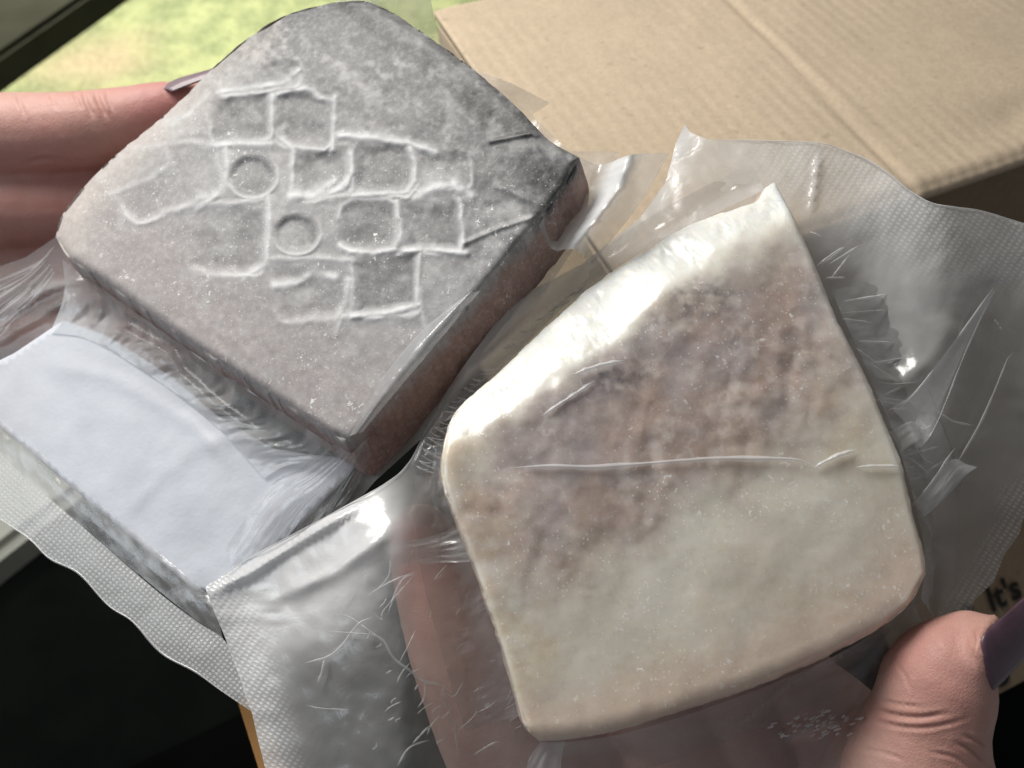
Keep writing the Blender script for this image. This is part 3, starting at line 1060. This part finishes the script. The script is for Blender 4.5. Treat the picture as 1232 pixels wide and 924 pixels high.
nail('fingernail', [
    [(1190, 754, .2285), (1182, 768, .2262), (1183, 790, .2252), (1189, 814, .2262), (1196, 831, .229)],
    [(1210, 739, .2300), (1204, 757, .2280), (1205, 778, .2272), (1208, 800, .2280), (1212, 815, .230)],
    [(1236, 716, .2340), (1234, 733, .2322), (1235, 752, .2314), (1236, 772, .2320), (1238, 786, .234)],
    [(1268, 688, .2400), (1270, 697, .2388), (1271, 705, .2384), (1272, 714, .2388), (1272, 722, .240)]], rh)
nail('fingernail', [
    [(194, 106, 0.3385), (200, 107, 0.3350), (206, 110, 0.3340)],
    [(212, 95, 0.3385), (219, 98, 0.3355), (226, 102, 0.3345)],
    [(246, 85, 0.3395), (251, 87, 0.3375), (255, 91, 0.3365)],
    [(262, 80, 0.3400), (264, 81, 0.3395), (266, 83, 0.3390)]], lh, mat=M_NAIL_LIT)

# ------------------------------------------------------------------ bags
def ridge_disp(X, Y, ridges):
    dz = np.zeros_like(X)
    mk = np.zeros_like(X)
    for pts, w, amp, milk in ridges:
        d, p = segdist(X, Y, pts)
        wob = 1 + 1.2 * fbm(p * 6 + pts[0][0], p * 0 + pts[0][1] * 0.1, 7, 2)
        taper = np.clip(np.sin(np.clip(p, 0.03, 0.97) * math.pi) * 2.2, 0, 1)
        k = np.exp(-np.abs(d / (w * wob)) ** 1.5) * taper
        dz += amp * k
        mk += milk * k
    return dz, mk


def film_attrs(X, Y, milk, emboss, uvang, uvsp):
    a = R(uvang)
    u = (X * math.cos(a) + Y * math.sin(a)) / uvsp[0]
    v = (-X * math.sin(a) + Y * math.cos(a)) / uvsp[1]
    return np.stack([u.ravel(), v.ravel()], 1), {'milk': np.broadcast_to(milk, X.shape).ravel(), 'emboss': np.broadcast_to(emboss, X.shape).ravel()}


def film_poly(name, outline, depth, mat, parent, step=5.0, ridges=(), milk=None, emboss=None, uvang=0, uvsp=(6, 6), rough=3.0, seed=1, wob=0.0):
    """sheet of film with an outline given in photograph pixels; its distance is depth(px, py)"""
    o = resample(list(outline) + [outline[0]], 10, False)
    o = np.asarray(outline, float)
    L = np.linalg.norm(np.diff(np.vstack([o, o[:1]]), axis=0), axis=1).sum()
    nb = int(L / step)
    o = resample(np.vstack([o, o[:1]]), nb + 1, False)[:-1]
    s = np.arange(nb)
    if wob:
        nrm = np.roll(o, -1, 0) - np.roll(o, 1, 0)
        nrm = np.stack([-nrm[:, 1], nrm[:, 0]], 1) / (np.linalg.norm(nrm, axis=1)[:, None] + 1e-6)
        o = o + nrm * (wob * 2 * fbm(s / 6.0, s * 0.0, seed, 3))[:, None]
    gx_, gy_ = np.meshgrid(np.arange(o[:, 0].min(), o[:, 0].max(), step), np.arange(o[:, 1].min(), o[:, 1].max(), step))
    gx_ = gx_ + np.where((np.arange(gx_.shape[0]) % 2)[:, None], step / 2, 0)
    q = np.stack([gx_.ravel(), gy_.ravel()], 1)
    # inside test
    ins = np.zeros(len(q), bool)
    j = nb - 1
    for i in range(nb):
        xi, yi = o[i]
        xj, yj = o[j]
        if yi != yj:
            c = ((yi > q[:, 1]) != (yj > q[:, 1])) & (q[:, 0] < (xj - xi) * (q[:, 1] - yi) / (yj - yi) + xi)
            ins ^= c
        j = i
    q = q[ins]
    d, _ = segdist(q[:, 0], q[:, 1], np.vstack([o, o[:1]]))
    q = q[d > step * 0.55]
    allp = np.vstack([o, q])
    res = geometry.delaunay_2d_cdt([Vector(p) for p in allp], [(i, (i + 1) % nb) for i in range(nb)], [], 1, 1e-4)
    P = np.array([tuple(v) for v in res[0]])
    F = res[2]
    X, Y = P[:, 0], P[:, 1]
    dz, mk = ridge_disp(X, Y, ridges)
    D = depth(X, Y) - dz + 0.001 * rough * fbm(X / 60, Y / 60, seed, 4) + 0.0001 * rough * fbm(X / 14, Y / 14, seed + 3, 3)
    V = at(X, Y, D)
    m0 = milk(X, Y) if milk else np.zeros_like(X)
    e0 = emboss(X, Y) if emboss else np.zeros_like(X)
    uv, at_ = film_attrs(X, Y, np.clip(m0 + mk, 0, 1), e0, uvang, uvsp)
    return mesh(name, V, F, mat, parent, attrs=at_, uv=uv)


def loft(name, curves, mat, parent, n=60, m=24, folds=0.0, fold_freq=12, ridges=(), milk=0.0, emboss=0.0, uvang=0, uvsp=(6, 6), rough=1.0, seed=3, smooth=True):
    """sheet of film through a row of curves of (px, py, depth)"""
    P = np.array([resample(c, n, smooth) for c in curves])
    Q = np.stack([resample(P[:, j], m, True) for j in range(n)], 1)
    X, Y, D = Q[..., 0], Q[..., 1], Q[..., 2]
    t = np.linspace(0, 1, n)[None, :]
    s = np.linspace(0, 1, m)[:, None]
    w = fbm(t * fold_freq + 0.6 * s, s * 1.5 + seed, seed, 3)
    env = np.sin(np.clip(s, 0.0, 1) * math.pi) ** 0.6
    dz, mk = ridge_disp(X, Y, ridges)
    D = D + folds * w * env - dz + 0.001 * rough * fbm(X / 40, Y / 40, seed, 4) * env
    V = at(X, Y, D).reshape(-1, 3)
    ml = milk(s + 0 * t, t + 0 * s, w) if callable(milk) else milk
    uv, at_ = film_attrs(X, Y, np.clip(ml + mk, -0.06, 1), emboss, uvang, uvsp)
    return mesh(name, V, grid_faces(m, n), mat, parent, attrs=at_, uv=uv)


def crease(parent, pts, w, milk=0.5, lift=0.0012, mat=None):
    """a pinched fin of film, or a painted glint: narrow raised strip along (px, py, depth) points, w pixels wide"""
    p = resample(pts, max(10, int(len(pts) * 8)))
    t = np.gradient(p[:, :2], axis=0)
    t /= np.linalg.norm(t, axis=1)[:, None] + 1e-9
    nn = np.stack([-t[:, 1], t[:, 0]], 1)
    k = len(p)
    s = np.linspace(0, 1, k)
    ww = w * np.clip(np.sin(np.clip(s, .02, .98) * math.pi) * 1.8, 0.1, 1) * (1 + 0.9 * fbm(s * 9 + pts[0][0], s * 0 + 2, 3, 2))
    rows = []
    for u, h in ((-0.5, 0), (-0.2, .8), (0.05, 1), (0.25, .55), (0.5, 0)):
        x = p[:, 0] + nn[:, 0] * ww * u
        y = p[:, 1] + nn[:, 1] * ww * u
        rows.append(np.stack([x, y, p[:, 2] - lift * h * ww / w], 1))
    Q = np.array(rows)
    V = at(Q[..., 0], Q[..., 1], Q[..., 2]).reshape(-1, 3)
    uv, at_ = film_attrs(Q[..., 0], Q[..., 1], milk, 0.0, 0, (6, 6))
    return mesh('crease', V, grid_faces(5, k), mat or M_FILM, parent, attrs=at_, uv=uv)


def depthG(off):
    return lambda X, Y: GP.depth(X, Y) + off


def depthP(off):
    return lambda X, Y: PP.depth(X, Y) + off


# --- bag round the grey block
gd = depthG(0.0)
def dg(x, y, off):
    return (x, y, float(gd(np.array(float(x)), np.array(float(y)))) + off)


def dp(x, y, off):
    return (x, y, float(PP.depth(np.array(float(x)), np.array(float(y)))) + off)


bag1_out = [(-70, 345), (30, 310), (90, 270), (250, 110), (390, 20), (440, -40), (512, -40), (522, 20), (538, 62), (572, 84), (615, 100), (662, 124), (640, 138),
            (685, 182), (745, 182), (730, 235), (690, 300), (640, 375), (560, 455), (505, 530), (450, 580), (400, 640), (340, 690), (266, 730), (226, 722), (-14, 524), (-90, 462)]
bag1 = film_poly('vacuum_bag', bag1_out, lambda X, Y: GP.depth(X, Y) + 0.031 - 0.022 * sstep(75, -40, Y) * sstep(400, 460, X) - 0.010 * sstep(150, 80, Y) * sstep(555, 600, X), M_FILM, None, 5.0,
                 ridges=[([(90, 395), (150, 400), (200, 425), (215, 450), (260, 490), (330, 540)], 6, 0.003, 0.15),
                         ([(560, 455), (620, 390), (690, 300)], 4, 0.002, 0.25), ([(480, 560), (560, 440), (600, 370), (660, 300)], 5, 0.002, 0.2),
                         ([(330, 620), (370, 580), (430, 552)], 5, 0.003, 0.3), ([(300, 660), (340, 610), (380, 560)], 7, 0.003, 0.3),
                         ([(0, 380), (60, 345), (110, 335)], 5, 0.003, 0.3), ([(-20, 420), (50, 380), (100, 350)], 5, 0.003, 0.2)],
                 milk=lambda X, Y: 0.10 + 0.16 * sstep(40, 5, segdist(X, Y, [(450, 570), (560, 440), (690, 270)])[0]) + 0.35 * sstep(700, 740, X + 0.2 * Y) * 0 + 0.12 * np.exp(-(((X - 500) / 40) ** 2 + ((Y - 10) / 60) ** 2)) + 0.22 * np.exp(-(((X - 615) / 45) ** 2 + ((Y - 108) / 16) ** 2)),
                 rough=2.5, seed=11)
tag(bag1, 'clear vacuum bag around the grey fish block with dotted hem at lower left', 'plastic bag', 'clear vacuum bags')
# white paper slip inside the bag
pad_px = [(-40, 455), (20, 425), (78, 386), (130, 404), (205, 452), (262, 500), (330, 540), (380, 548), (434, 552), (420, 572), (370, 622), (318, 672), (262, 712), (236, 710), (114, 608), (-6, 508), (-46, 478)]
m_pad = simple_mat('white_slip', (0.55, 0.575, 0.63), 0.45, 0.04, 60, 0.0002)


def slip(pix, depth, thick, mat):
    sheets = film_poly('paper_slip', pix, depth, mat, None, 6.0, rough=1.6, seed=19,
                       ridges=[([(60, 440), (140, 455), (230, 510), (280, 560)], 9, 0.0008, 0), ([(150, 620), (230, 540), (300, 520)], 12, 0.0007, 0)])
    bm = bmesh.new()
    bm.from_mesh(sheets.data)
    ex_ = bmesh.ops.extrude_face_region(bm, geom=bm.faces[:])
    for v_ in ex_['geom']:
        if isinstance(v_, bmesh.types.BMVert):
            v_.co += Vector(GP.n * thick)
    bmesh.ops.recalc_face_normals(bm, faces=bm.faces[:])
    bm.to_mesh(sheets.data)
    bm.free()
    return sheets


pad = slip(pad_px, depthG(0.0255), 0.0008, m_pad)
tag(pad, 'plain white slip inside the bag at left below the grey fish block', 'paper slip')
# film bridging from the lower edge of the block to the slip
loft('film_fold', [[dg(75, 312, 0.012), dg(130, 352, 0.012), dg(200, 402, 0.012), dg(310, 476, 0.012), dg(400, 536, 0.012)],
                   [dg(78, 345, 0.018), dg(128, 375, 0.018), dg(200, 425, 0.018), dg(300, 498, 0.018), dg(385, 552, 0.018)],
                   [dg(72, 372, 0.021), dg(118, 392, 0.021), dg(195, 436, 0.021), dg(275, 508, 0.021), dg(345, 560, 0.021)],
                   [dg(60, 400, 0.0235), dg(110, 410, 0.0235), dg(190, 458, 0.0235), dg(262, 515, 0.0235), dg(318, 575, 0.0235)]],
     M_FILM, bag1, 160, 40, 0.006, 16, milk=lambda s, t, w: 0.10 + 0.5 * np.clip(w, 0, 1) + 0.25 * s, seed=5, rough=2)
loft('film_fold', [[dg(66, 295, 0.006), dg(58, 310, 0.012), dg(66, 330, 0.016)],
                   [dg(40, 318, 0.012), dg(32, 338, 0.016), dg(50, 352, 0.018)],
                   [dg(-30, 345, 0.020), dg(-30, 380, 0.022), dg(10, 395, 0.023)],
                   [dg(-80, 365, 0.024), dg(-80, 420, 0.024), dg(-40, 445, 0.024)]],
     M_FILM, bag1, 60, 50, 0.012, 7, milk=lambda s, t, w: 0.12 + 0.8 * np.clip(w, 0, 1), seed=8, rough=2)
# gathered corner below the block
loft('film_fold', [[dg(405, 533, 0.004), dg(422, 545, 0.006), dg(440, 530, 0.006), dg(446, 545, 0.012)],
                   [dg(365, 560, 0.012), dg(385, 580, 0.012), dg(415, 575, 0.014), dg(440, 565, 0.018)],
                   [dg(325, 585, 0.016), dg(345, 615, 0.016), dg(385, 620, 0.018), dg(420, 600, 0.020)],
                   [dg(270, 660, 0.020), dg(290, 690, 0.020), dg(330, 690, 0.022), dg(380, 650, 0.024)]],
     M_FILM, bag1, 70, 60, 0.010, 6, milk=lambda s, t, w: 0.04 + 0.9 * np.clip(w - 0.06, 0, 1) + 0.4 * np.exp(-((t - 0.35) / 0.10) ** 2) * s, seed=15, rough=2.5)
# flap of film standing off the right corner of the block, and the fin along its right side
loft('film_fold', [[dg(690, 185, 0.004), dg(672, 230, 0.004), dg(648, 272, 0.004)],
                   [dg(722, 198, 0.018), dg(700, 245, 0.018), dg(665, 300, 0.018)],
                   [dg(760, 186, 0.004), dg(740, 235, 0.006), dg(690, 300, 0.014)],
                   [dg(806, 184, 0.020), dg(770, 245, 0.024), dg(712, 318, 0.026)]],
     M_FILM, bag1, 50, 50, 0.006, 4, milk=lambda s, t, w: 0.15 + 0.9 * np.exp(-((s - 0.55) / 0.16) ** 2) + 0.5 * np.clip(w, 0, 1), seed=21, rough=1.5)
loft('film_fold', [[dg(578, 350, 0.001), dg(520, 420, 0.001), dg(476, 472, 0.001), dg(436, 520, 0.001)],
                   [dg(566, 352, -0.002), dg(512, 412, -0.002), dg(466, 470, -0.002), dg(428, 522, -0.001)],
                   [dg(574, 345, -0.001), dg(508, 398, 0.0), dg(455, 462, 0.0), dg(420, 525, 0.0)]],
     M_FILM, bag1, 60, 10, 0.001, 8, milk=0.18, seed=23, rough=0.4)
# sealed band and dotted hem
loft('seal_band', [[dg(-40, 478, 0.0235), dg(0, 506, 0.0235), dg(120, 606, 0.0235), dg(240, 706, 0.0235), dg(256, 724, 0.0235)],
                   [dg(-40, 496, 0.0225), dg(0, 526, 0.0225), dg(120, 630, 0.0225), dg(232, 722, 0.0225), dg(262, 742, 0.0225)],
                   [dg(-40, 515, 0.0235), dg(0, 548, 0.0235), dg(120, 652, 0.0235), dg(225, 738, 0.0235), dg(268, 768, 0.0235)]],
     M_FILM, bag1, 140, 20, 0.001, 14, milk=lambda s, t, w: 0.12 + 0.5 * np.clip(fbm(t * 20, s * 3, 3, 4) + 0.12, 0, 1) + 0.35 * sstep(0.5, 0.2, t) * sstep(0.4, 0.8, s), seed=27, rough=1)
hem_in = [(-40, 515), (0, 548), (60, 600), (120, 652), (190, 712), (240, 750), (268, 768), (285, 800), (303, 850)]
hem_out = [(-40, 590), (0, 624), (35, 648), (60, 672), (95, 690), (130, 728), (160, 748), (195, 786), (235, 808), (265, 830), (303, 856)]
loft('sealed_hem', [[dg(x, y, 0.0235) for x, y in hem_in], [dg(x * .5 + a * .5, y * .5 + b * .5, 0.0229) for (x, y), (a, b) in zip(resample(hem_in, 11), resample(hem_out, 11))],
                    [dg(x, y, 0.0235) for x, y in hem_out]], M_FILM_MILK, bag1, 160, 22, 0.0008, 10, milk=0.26, emboss=0.55, uvang=39, uvsp=(5.6, 5.0), seed=31, rough=0.6)

# --- bag round the pale block
bag2_out = [(815, 168), (824, 150), (830, 160), (852, 168), (905, 169), (985, 172), (1012, 180), (1040, 191), (1068, 208), (1092, 228), (1120, 244), (1150, 250), (1185, 255), (1240, 272), (1310, 290),
            (1310, 560), (1245, 588), (1234, 610), (1228, 640), (1208, 668), (1196, 700), (1172, 722), (1165, 745), (1130, 790), (1080, 860), (1040, 960), (330, 960), (318, 920), (304, 862),
            (288, 815), (268, 760), (246, 706), (300, 672), (382, 628), (440, 596), (478, 572), (495, 552), (512, 518), (538, 470), (565, 430), (618, 360), (700, 318), (770, 262), (800, 220)]


def d2(X, Y):
    d = PP.depth(X, Y) + 0.024
    d = d - 0.022 * sstep(255, 470, X) * sstep(575, 480, X) * sstep(520, 640, Y) + 0.003 * sstep(470, 300, X)
    d = d + 0.020 * sstep(420, 180, Y) * sstep(1000, 700, X)
    d = d + 0.010 * sstep(1130, 1260, X) - 0.006 * np.exp(-((X - 1120) / 60) ** 2)
    return d


def m2(X, Y):
    m = 0.17 + 0 * X + 0.40 * sstep(500, 420, X) * sstep(830, 690, Y)
    m += 1.0 * np.exp(-(((X - 345) / 74) ** 2 + ((Y - 680) / 70) ** 2))  # left lobe whitened: its sky reflection is put in as milk
    m += 0.7 * np.exp(-(((X - 430) / 45) ** 2 + ((Y - 620) / 45) ** 2)) - 0.10 * sstep(470, 520, X) * sstep(560, 640, Y)
    m += 0.5 * np.exp(-((X - 300) / 45) ** 2) * sstep(700, 780, Y)
    m += 0.33 * sstep(360, 190, Y - 0.28 * (X - 1000))
    m += 0.20 * np.exp(-(((X - 1085) / 80) ** 2 + ((Y - 360) / 90) ** 2)) + 0.06 * sstep(1000, 1080, X) * sstep(700, 420, Y)
    m += 0.40 * np.exp(-(segdist(X, Y, [(820, 160), (790, 240), (700, 325), (618, 368), (560, 440)])[0] / 18) ** 2)
    m += 0.07 * fbm(X / 45, Y / 45, 44, 4)
    return np.clip(m, 0, 1)


def e2(X, Y):
    e = 0.45 * sstep(110, 20, segdist(X, Y, bag2_out[5:15])[0])
    e = np.maximum(e, 0.55 * sstep(45, 15, segdist(X, Y, bag2_out[17:25])[0]))
    e = np.maximum(e, 0.50 * sstep(60, 20, segdist(X, Y, bag2_out[26:32])[0]))
    return e


R2 = [([(250, 715), (300, 690), (380, 640), (440, 605)], 4, 0.003, 0.25), ([(500, 555), (530, 500), (560, 450), (640, 385), (700, 345)], 3, 0.002, 0.2),
      ([(520, 520), (570, 465), (640, 410)], 3, 0.002, 0.15), ([(330, 720), (400, 690), (470, 640)], 9, 0.003, 0.1), ([(880, 880), (960, 815), (1030, 780)], 3, 0.002, 0.25),
      ([(985, 185), (982, 215), (975, 260)], 3, 0.002, 0.2), ([(1075, 470), (1120, 430), (1150, 380)], 22, 0.003, 0.06), ([(940, 890), (985, 872), (1020, 868)], 9, 0.004, 0.15)]
for k in range(4):
    R2.append(([(250 + 4 * k, 716 + 9 * k), (290, 712 + 10 * k), (345, 706 + 13 * k)], 2.2, 0.0007, 0.35))
bag2 = film_poly('vacuum_bag', bag2_out, d2, M_FILM, None, 5.0, ridges=R2, milk=m2, emboss=e2, uvang=32, uvsp=(7.5, 5.0), rough=3.0, seed=41, wob=0.8)
tag(bag2, 'clear vacuum bag around the pale fish block with ribbed edge at upper right', 'plastic bag', 'clear vacuum bags')
# straps of stretched film from the block to the sheet
loft('film_fold', [[dp(552, 632, 0.012), dp(560, 650, 0.012), dp(566, 676, 0.012)],
                   [dp(520, 645, 0.013), dp(515, 660, 0.013), dp(515, 678, 0.013)],
                   [dp(462, 656, 0.010), dp(466, 668, 0.010), dp(468, 682, 0.010)]],
     M_FILM, bag2, 40, 30, 0.004, 5, milk=lambda s, t, w: 0.14 + 0.6 * np.clip(w, 0, 1), seed=45, rough=0.6)
loft('film_fold', [[dp(650, 893, 0.004), dp(665, 893, 0.006), dp(680, 892, 0.006)],
                   [dp(636, 915, 0.008), dp(655, 922, 0.008), dp(676, 910, 0.010)],
                   [dp(628, 960, 0.012), dp(650, 965, 0.012), dp(672, 960, 0.014)]],
     M_FILM, bag2, 30, 20, 0.004, 3, milk=lambda s, t, w: 0.35 + 0.5 * np.clip(w, 0, 1), seed=47)
# skirt of film running off the block all round, in four lengths
def skirt(inner, outer, seed, fold, freq, mk):
    ci = [dp(x, y, o) for x, y, o in inner]
    co_ = [dp(x, y, o) for x, y, o in outer]
    a, b = resample(ci, 90), resample(co_, 90)
    mid = a * 0.55 + b * 0.45
    mid[:, 2] += 0.004
    loft('film_skirt', [a, mid, b], M_FILM, bag2, 200, 26, fold, freq, milk=lambda s, t, w: mk * (1 - s) - 0.06 * s + 0.6 * np.clip(w, 0, 1) * (1 - s), seed=seed, rough=0.8)


skirt([(1000, 350, .010), (1045, 450, .010), (1085, 550, .010), (1112, 660, .010), (1108, 720, .012)], [(1060, 335, .0235), (1110, 450, .018), (1150, 560, .019), (1150, 670, .022), (1135, 760, .023)], 51, 0.006, 22, 0.03)
skirt([(1100, 728, .012), (1010, 786, .014), (900, 834, .014), (760, 880, .014), (665, 895, .012)], [(1120, 775, .0235), (1030, 820, .0235), (925, 872, .0235), (780, 925, .0235), (670, 940, .0235)], 53, 0.003, 8, 0.03)
skirt([(630, 860, .012), (600, 775, .012), (565, 670, .012), (540, 600, .012), (536, 530, .014)], [(560, 880, .0235), (530, 780, .0235), (505, 680, .018), (500, 600, .016), (500, 545, .018)], 55, 0.004, 14, 0.03)
skirt([(540, 505, .018), (600, 445, .022), (700, 352, .022), (800, 288, .022), (920, 228, .020)], [(512, 515, .024), (570, 440, .026), (670, 345, .030), (780, 262, .032), (905, 195, .032)], 57, 0.003, 12, 0.06)

# pinched lines of film across and round the pale block
hp = lambda x, y: dp(x, y, -0.0012)
crease(bag2, [hp(612, 563), hp(660, 561), hp(720, 562), hp(800, 556), hp(860, 552), hp(905, 552), hp(960, 553), hp(985, 564)], 6, 0.45, 0.0008)
crease(bag2, [hp(980, 562), hp(1000, 552), hp(1012, 547), hp(1030, 541)], 6, 0.5, 0.0014)
crease(bag2, [hp(1030, 562), hp(1055, 561), hp(1082, 561)], 5, 0.45, 0.001)
crease(bag2, [hp(690, 450), hp(720, 440), hp(750, 434)], 5, 0.5, 0.001)
crease(bag2, [dp(652, 500, -.0005), dp(680, 482, -.0005), dp(716, 458, -.0005)], 5, 0.35, 0.001)
for k in range(26):
    t = rng.random()
    q = resample(pBC[1:8], 50)[int(t * 49)]
    L = 12 + 45 * rng.random()
    a = rng.uniform(-0.7, 0.5)
    bx, by = q[0] + rng.uniform(0, 16), q[1]
    c = rng.uniform(-14, 14)
    off = 0.0205
    crease(bag2, [dp(bx, by, off), dp(bx + L * .5 * math.cos(a), by + L * .5 * math.sin(a) + c * .5, off - .001), dp(bx + L * math.cos(a), by + L * math.sin(a) + c, off)], rng.uniform(1.6, 3.4), rng.uniform(0.2, 0.5), 0.0008)


def on2(pts, lift=0.002):
    return [(x, y, float(d2(np.array(float(x)), np.array(float(y)))) - lift) for x, y in pts]


# pointed tucks of film standing off the right side of the pale block
for tri, mk in (([[(1072, 492), (1090, 510), (1104, 540)], [(1110, 462), (1128, 482), (1122, 520)], [(1160, 395), (1165, 408), (1158, 430)], [(1194, 347), (1196, 349), (1197, 352)]], .16),
                ([[(1098, 606), (1106, 614), (1112, 622)], [(1118, 584), (1132, 592), (1140, 596)], [(1140, 556), (1150, 566), (1162, 572)], [(1152, 552), (1162, 558), (1176, 562)]], .22),
                ([[(1070, 520), (1078, 532), (1084, 544)], [(1094, 508), (1100, 522), (1104, 530)], [(1108, 514), (1112, 521), (1112, 528)]], .25)):
    n_ = len(tri)
    loft('film_fold', [on2(row, 0.004 + 0.008 * math.sin(math.pi * (i + .6) / n_)) for i, row in enumerate(tri)], M_FILM, bag2, 16, 24, 0.0015, 3, milk=mk, seed=61 + n_, rough=0.5)
for pts, w, mk in (([(1080, 494), (1110, 462), (1160, 396), (1195, 346)], 3.4, .55), ([(1104, 540), (1126, 512), (1160, 428), (1192, 356)], 2.4, .30),
                   ([(1150, 560), (1180, 508), (1205, 450), (1212, 432), (1219, 424)], 3.4, .45), ([(1098, 608), (1120, 582), (1144, 546), (1150, 538)], 4.0, .65), ([(1122, 490), (1145, 506), (1172, 512)], 2.4, .25),
                   ([(1070, 522), (1095, 508), (1110, 516), (1118, 512)], 2.6, .45), ([(1050, 480), (1080, 486), (1092, 480)], 2.2, .4), ([(1055, 460), (1078, 462), (1100, 460)], 2.0, .4), ([(1082, 545), (1108, 562), (1120, 574)], 2.2, .3),
                   ([(1090, 520), (1110, 550), (1128, 562)], 1.8, .3), ([(1112, 622), (1120, 640), (1118, 652)], 2.2, .35), ([(1130, 596), (1150, 566), (1165, 560)], 2.4, .4), ([(1196, 384), (1202, 392), (1206, 398)], 4, .3),
                   ([(396, 738), (420, 742), (448, 762), (462, 772), (474, 792), (492, 806), (512, 820), (530, 824), (534, 842), (546, 870), (552, 924)], 3.4, .34), ([(480, 798), (492, 775), (500, 758)], 2.0, .34),
                   ([(512, 820), (510, 840), (502, 852)], 2.2, .3), ([(530, 824), (545, 838), (558, 820)], 2.2, .34), ([(400, 760), (430, 762), (450, 764)], 2.4, .3), ([(366, 798), (395, 790), (412, 776), (430, 752), (448, 742)], 4.0, .55),
                   ([(382, 822), (388, 806), (391, 790)], 3.4, .6), ([(368, 848), (384, 852), (420, 854)], 2.2, .3), ([(478, 922), (492, 900), (516, 890)], 2.6, .4), ([(496, 895), (510, 880), (518, 872)], 2.4, .4), ([(570, 908), (590, 896), (600, 892)], 3.0, .5),
                   ([(550, 880), (570, 862), (574, 852)], 2.6, .4), ([(440, 718), (470, 700), (500, 688)], 3.0, .4), ([(466, 740), (482, 700), (500, 690)], 2.6, .35), ([(452, 712), (468, 692), (470, 672)], 2.4, .35), ([(448, 736), (460, 746), (462, 734), (500, 690)], 2.2, .35)):
    crease(bag2, on2(pts, 0.0022), w * 0.8, mk * 0.62, 0.0006)
for k in range(46):
    x, y = rng.uniform(430, 650), rng.uniform(690, 924)
    if x > 565 + (y - 680) * 0.33:
        continue
    L = 8 + 24 * rng.random() ** 2
    a = rng.uniform(-1.3, -0.5)
    c = rng.uniform(-4, 4)
    crease(bag2, on2([(x, y), (x + L * .5 * math.cos(a) + c, y + L * .5 * math.sin(a)), (x + L * math.cos(a), y + L * math.sin(a))], 0.0022), rng.uniform(1.1, 2.0), rng.uniform(0.12, 0.35), 0.0004)
for k in range(60):                      # milky strips painting in glints by the thumb where the film is drawn tight
    x = rng.normal(985, 30)
    y = 872 - (x - 985) * 0.12 + rng.normal(0, 9)
    L = rng.uniform(4, 10)
    crease(bag2, on2([(x, y), (x + L * .5, y - 1 + rng.uniform(-2, 2)), (x + L, y - 3)], 0.0045), rng.uniform(1.5, 2.6), rng.uniform(0.2, 0.6), 0.0006)
for k in range(44):                      # tight pleats beside the left corner of the pale block
    t = rng.random()
    q = resample([(500, 560), (520, 515), (560, 462), (620, 405), (690, 350)], 40)[int(t * 39)]
    L = rng.uniform(14, 34)
    a = rng.uniform(0.2, 0.7) - 1.0 * t
    crease(bag2, on2([(q[0], q[1]), (q[0] + L * .5 * math.cos(a), q[1] + L * .5 * math.sin(a) + 2), (q[0] + L * math.cos(a), q[1] + L * math.sin(a))], 0.003), rng.uniform(1.2, 2.4), rng.uniform(0.10, 0.35), 0.0006)

# cut edges of the bags: milky strips paint in the light they catch
for pts in (bag2_out[3:14], bag2_out[10:18], bag2_out[bag2_out.index((246, 706)):bag2_out.index((512, 518)) + 1]):
    crease(bag2, on2(pts, 0.0006), 2.2, 0.45, 0.0003)
crease(bag1, [dg(x, y, 0.0228) for x, y in hem_out], 2.4, 0.4, 0.0003)
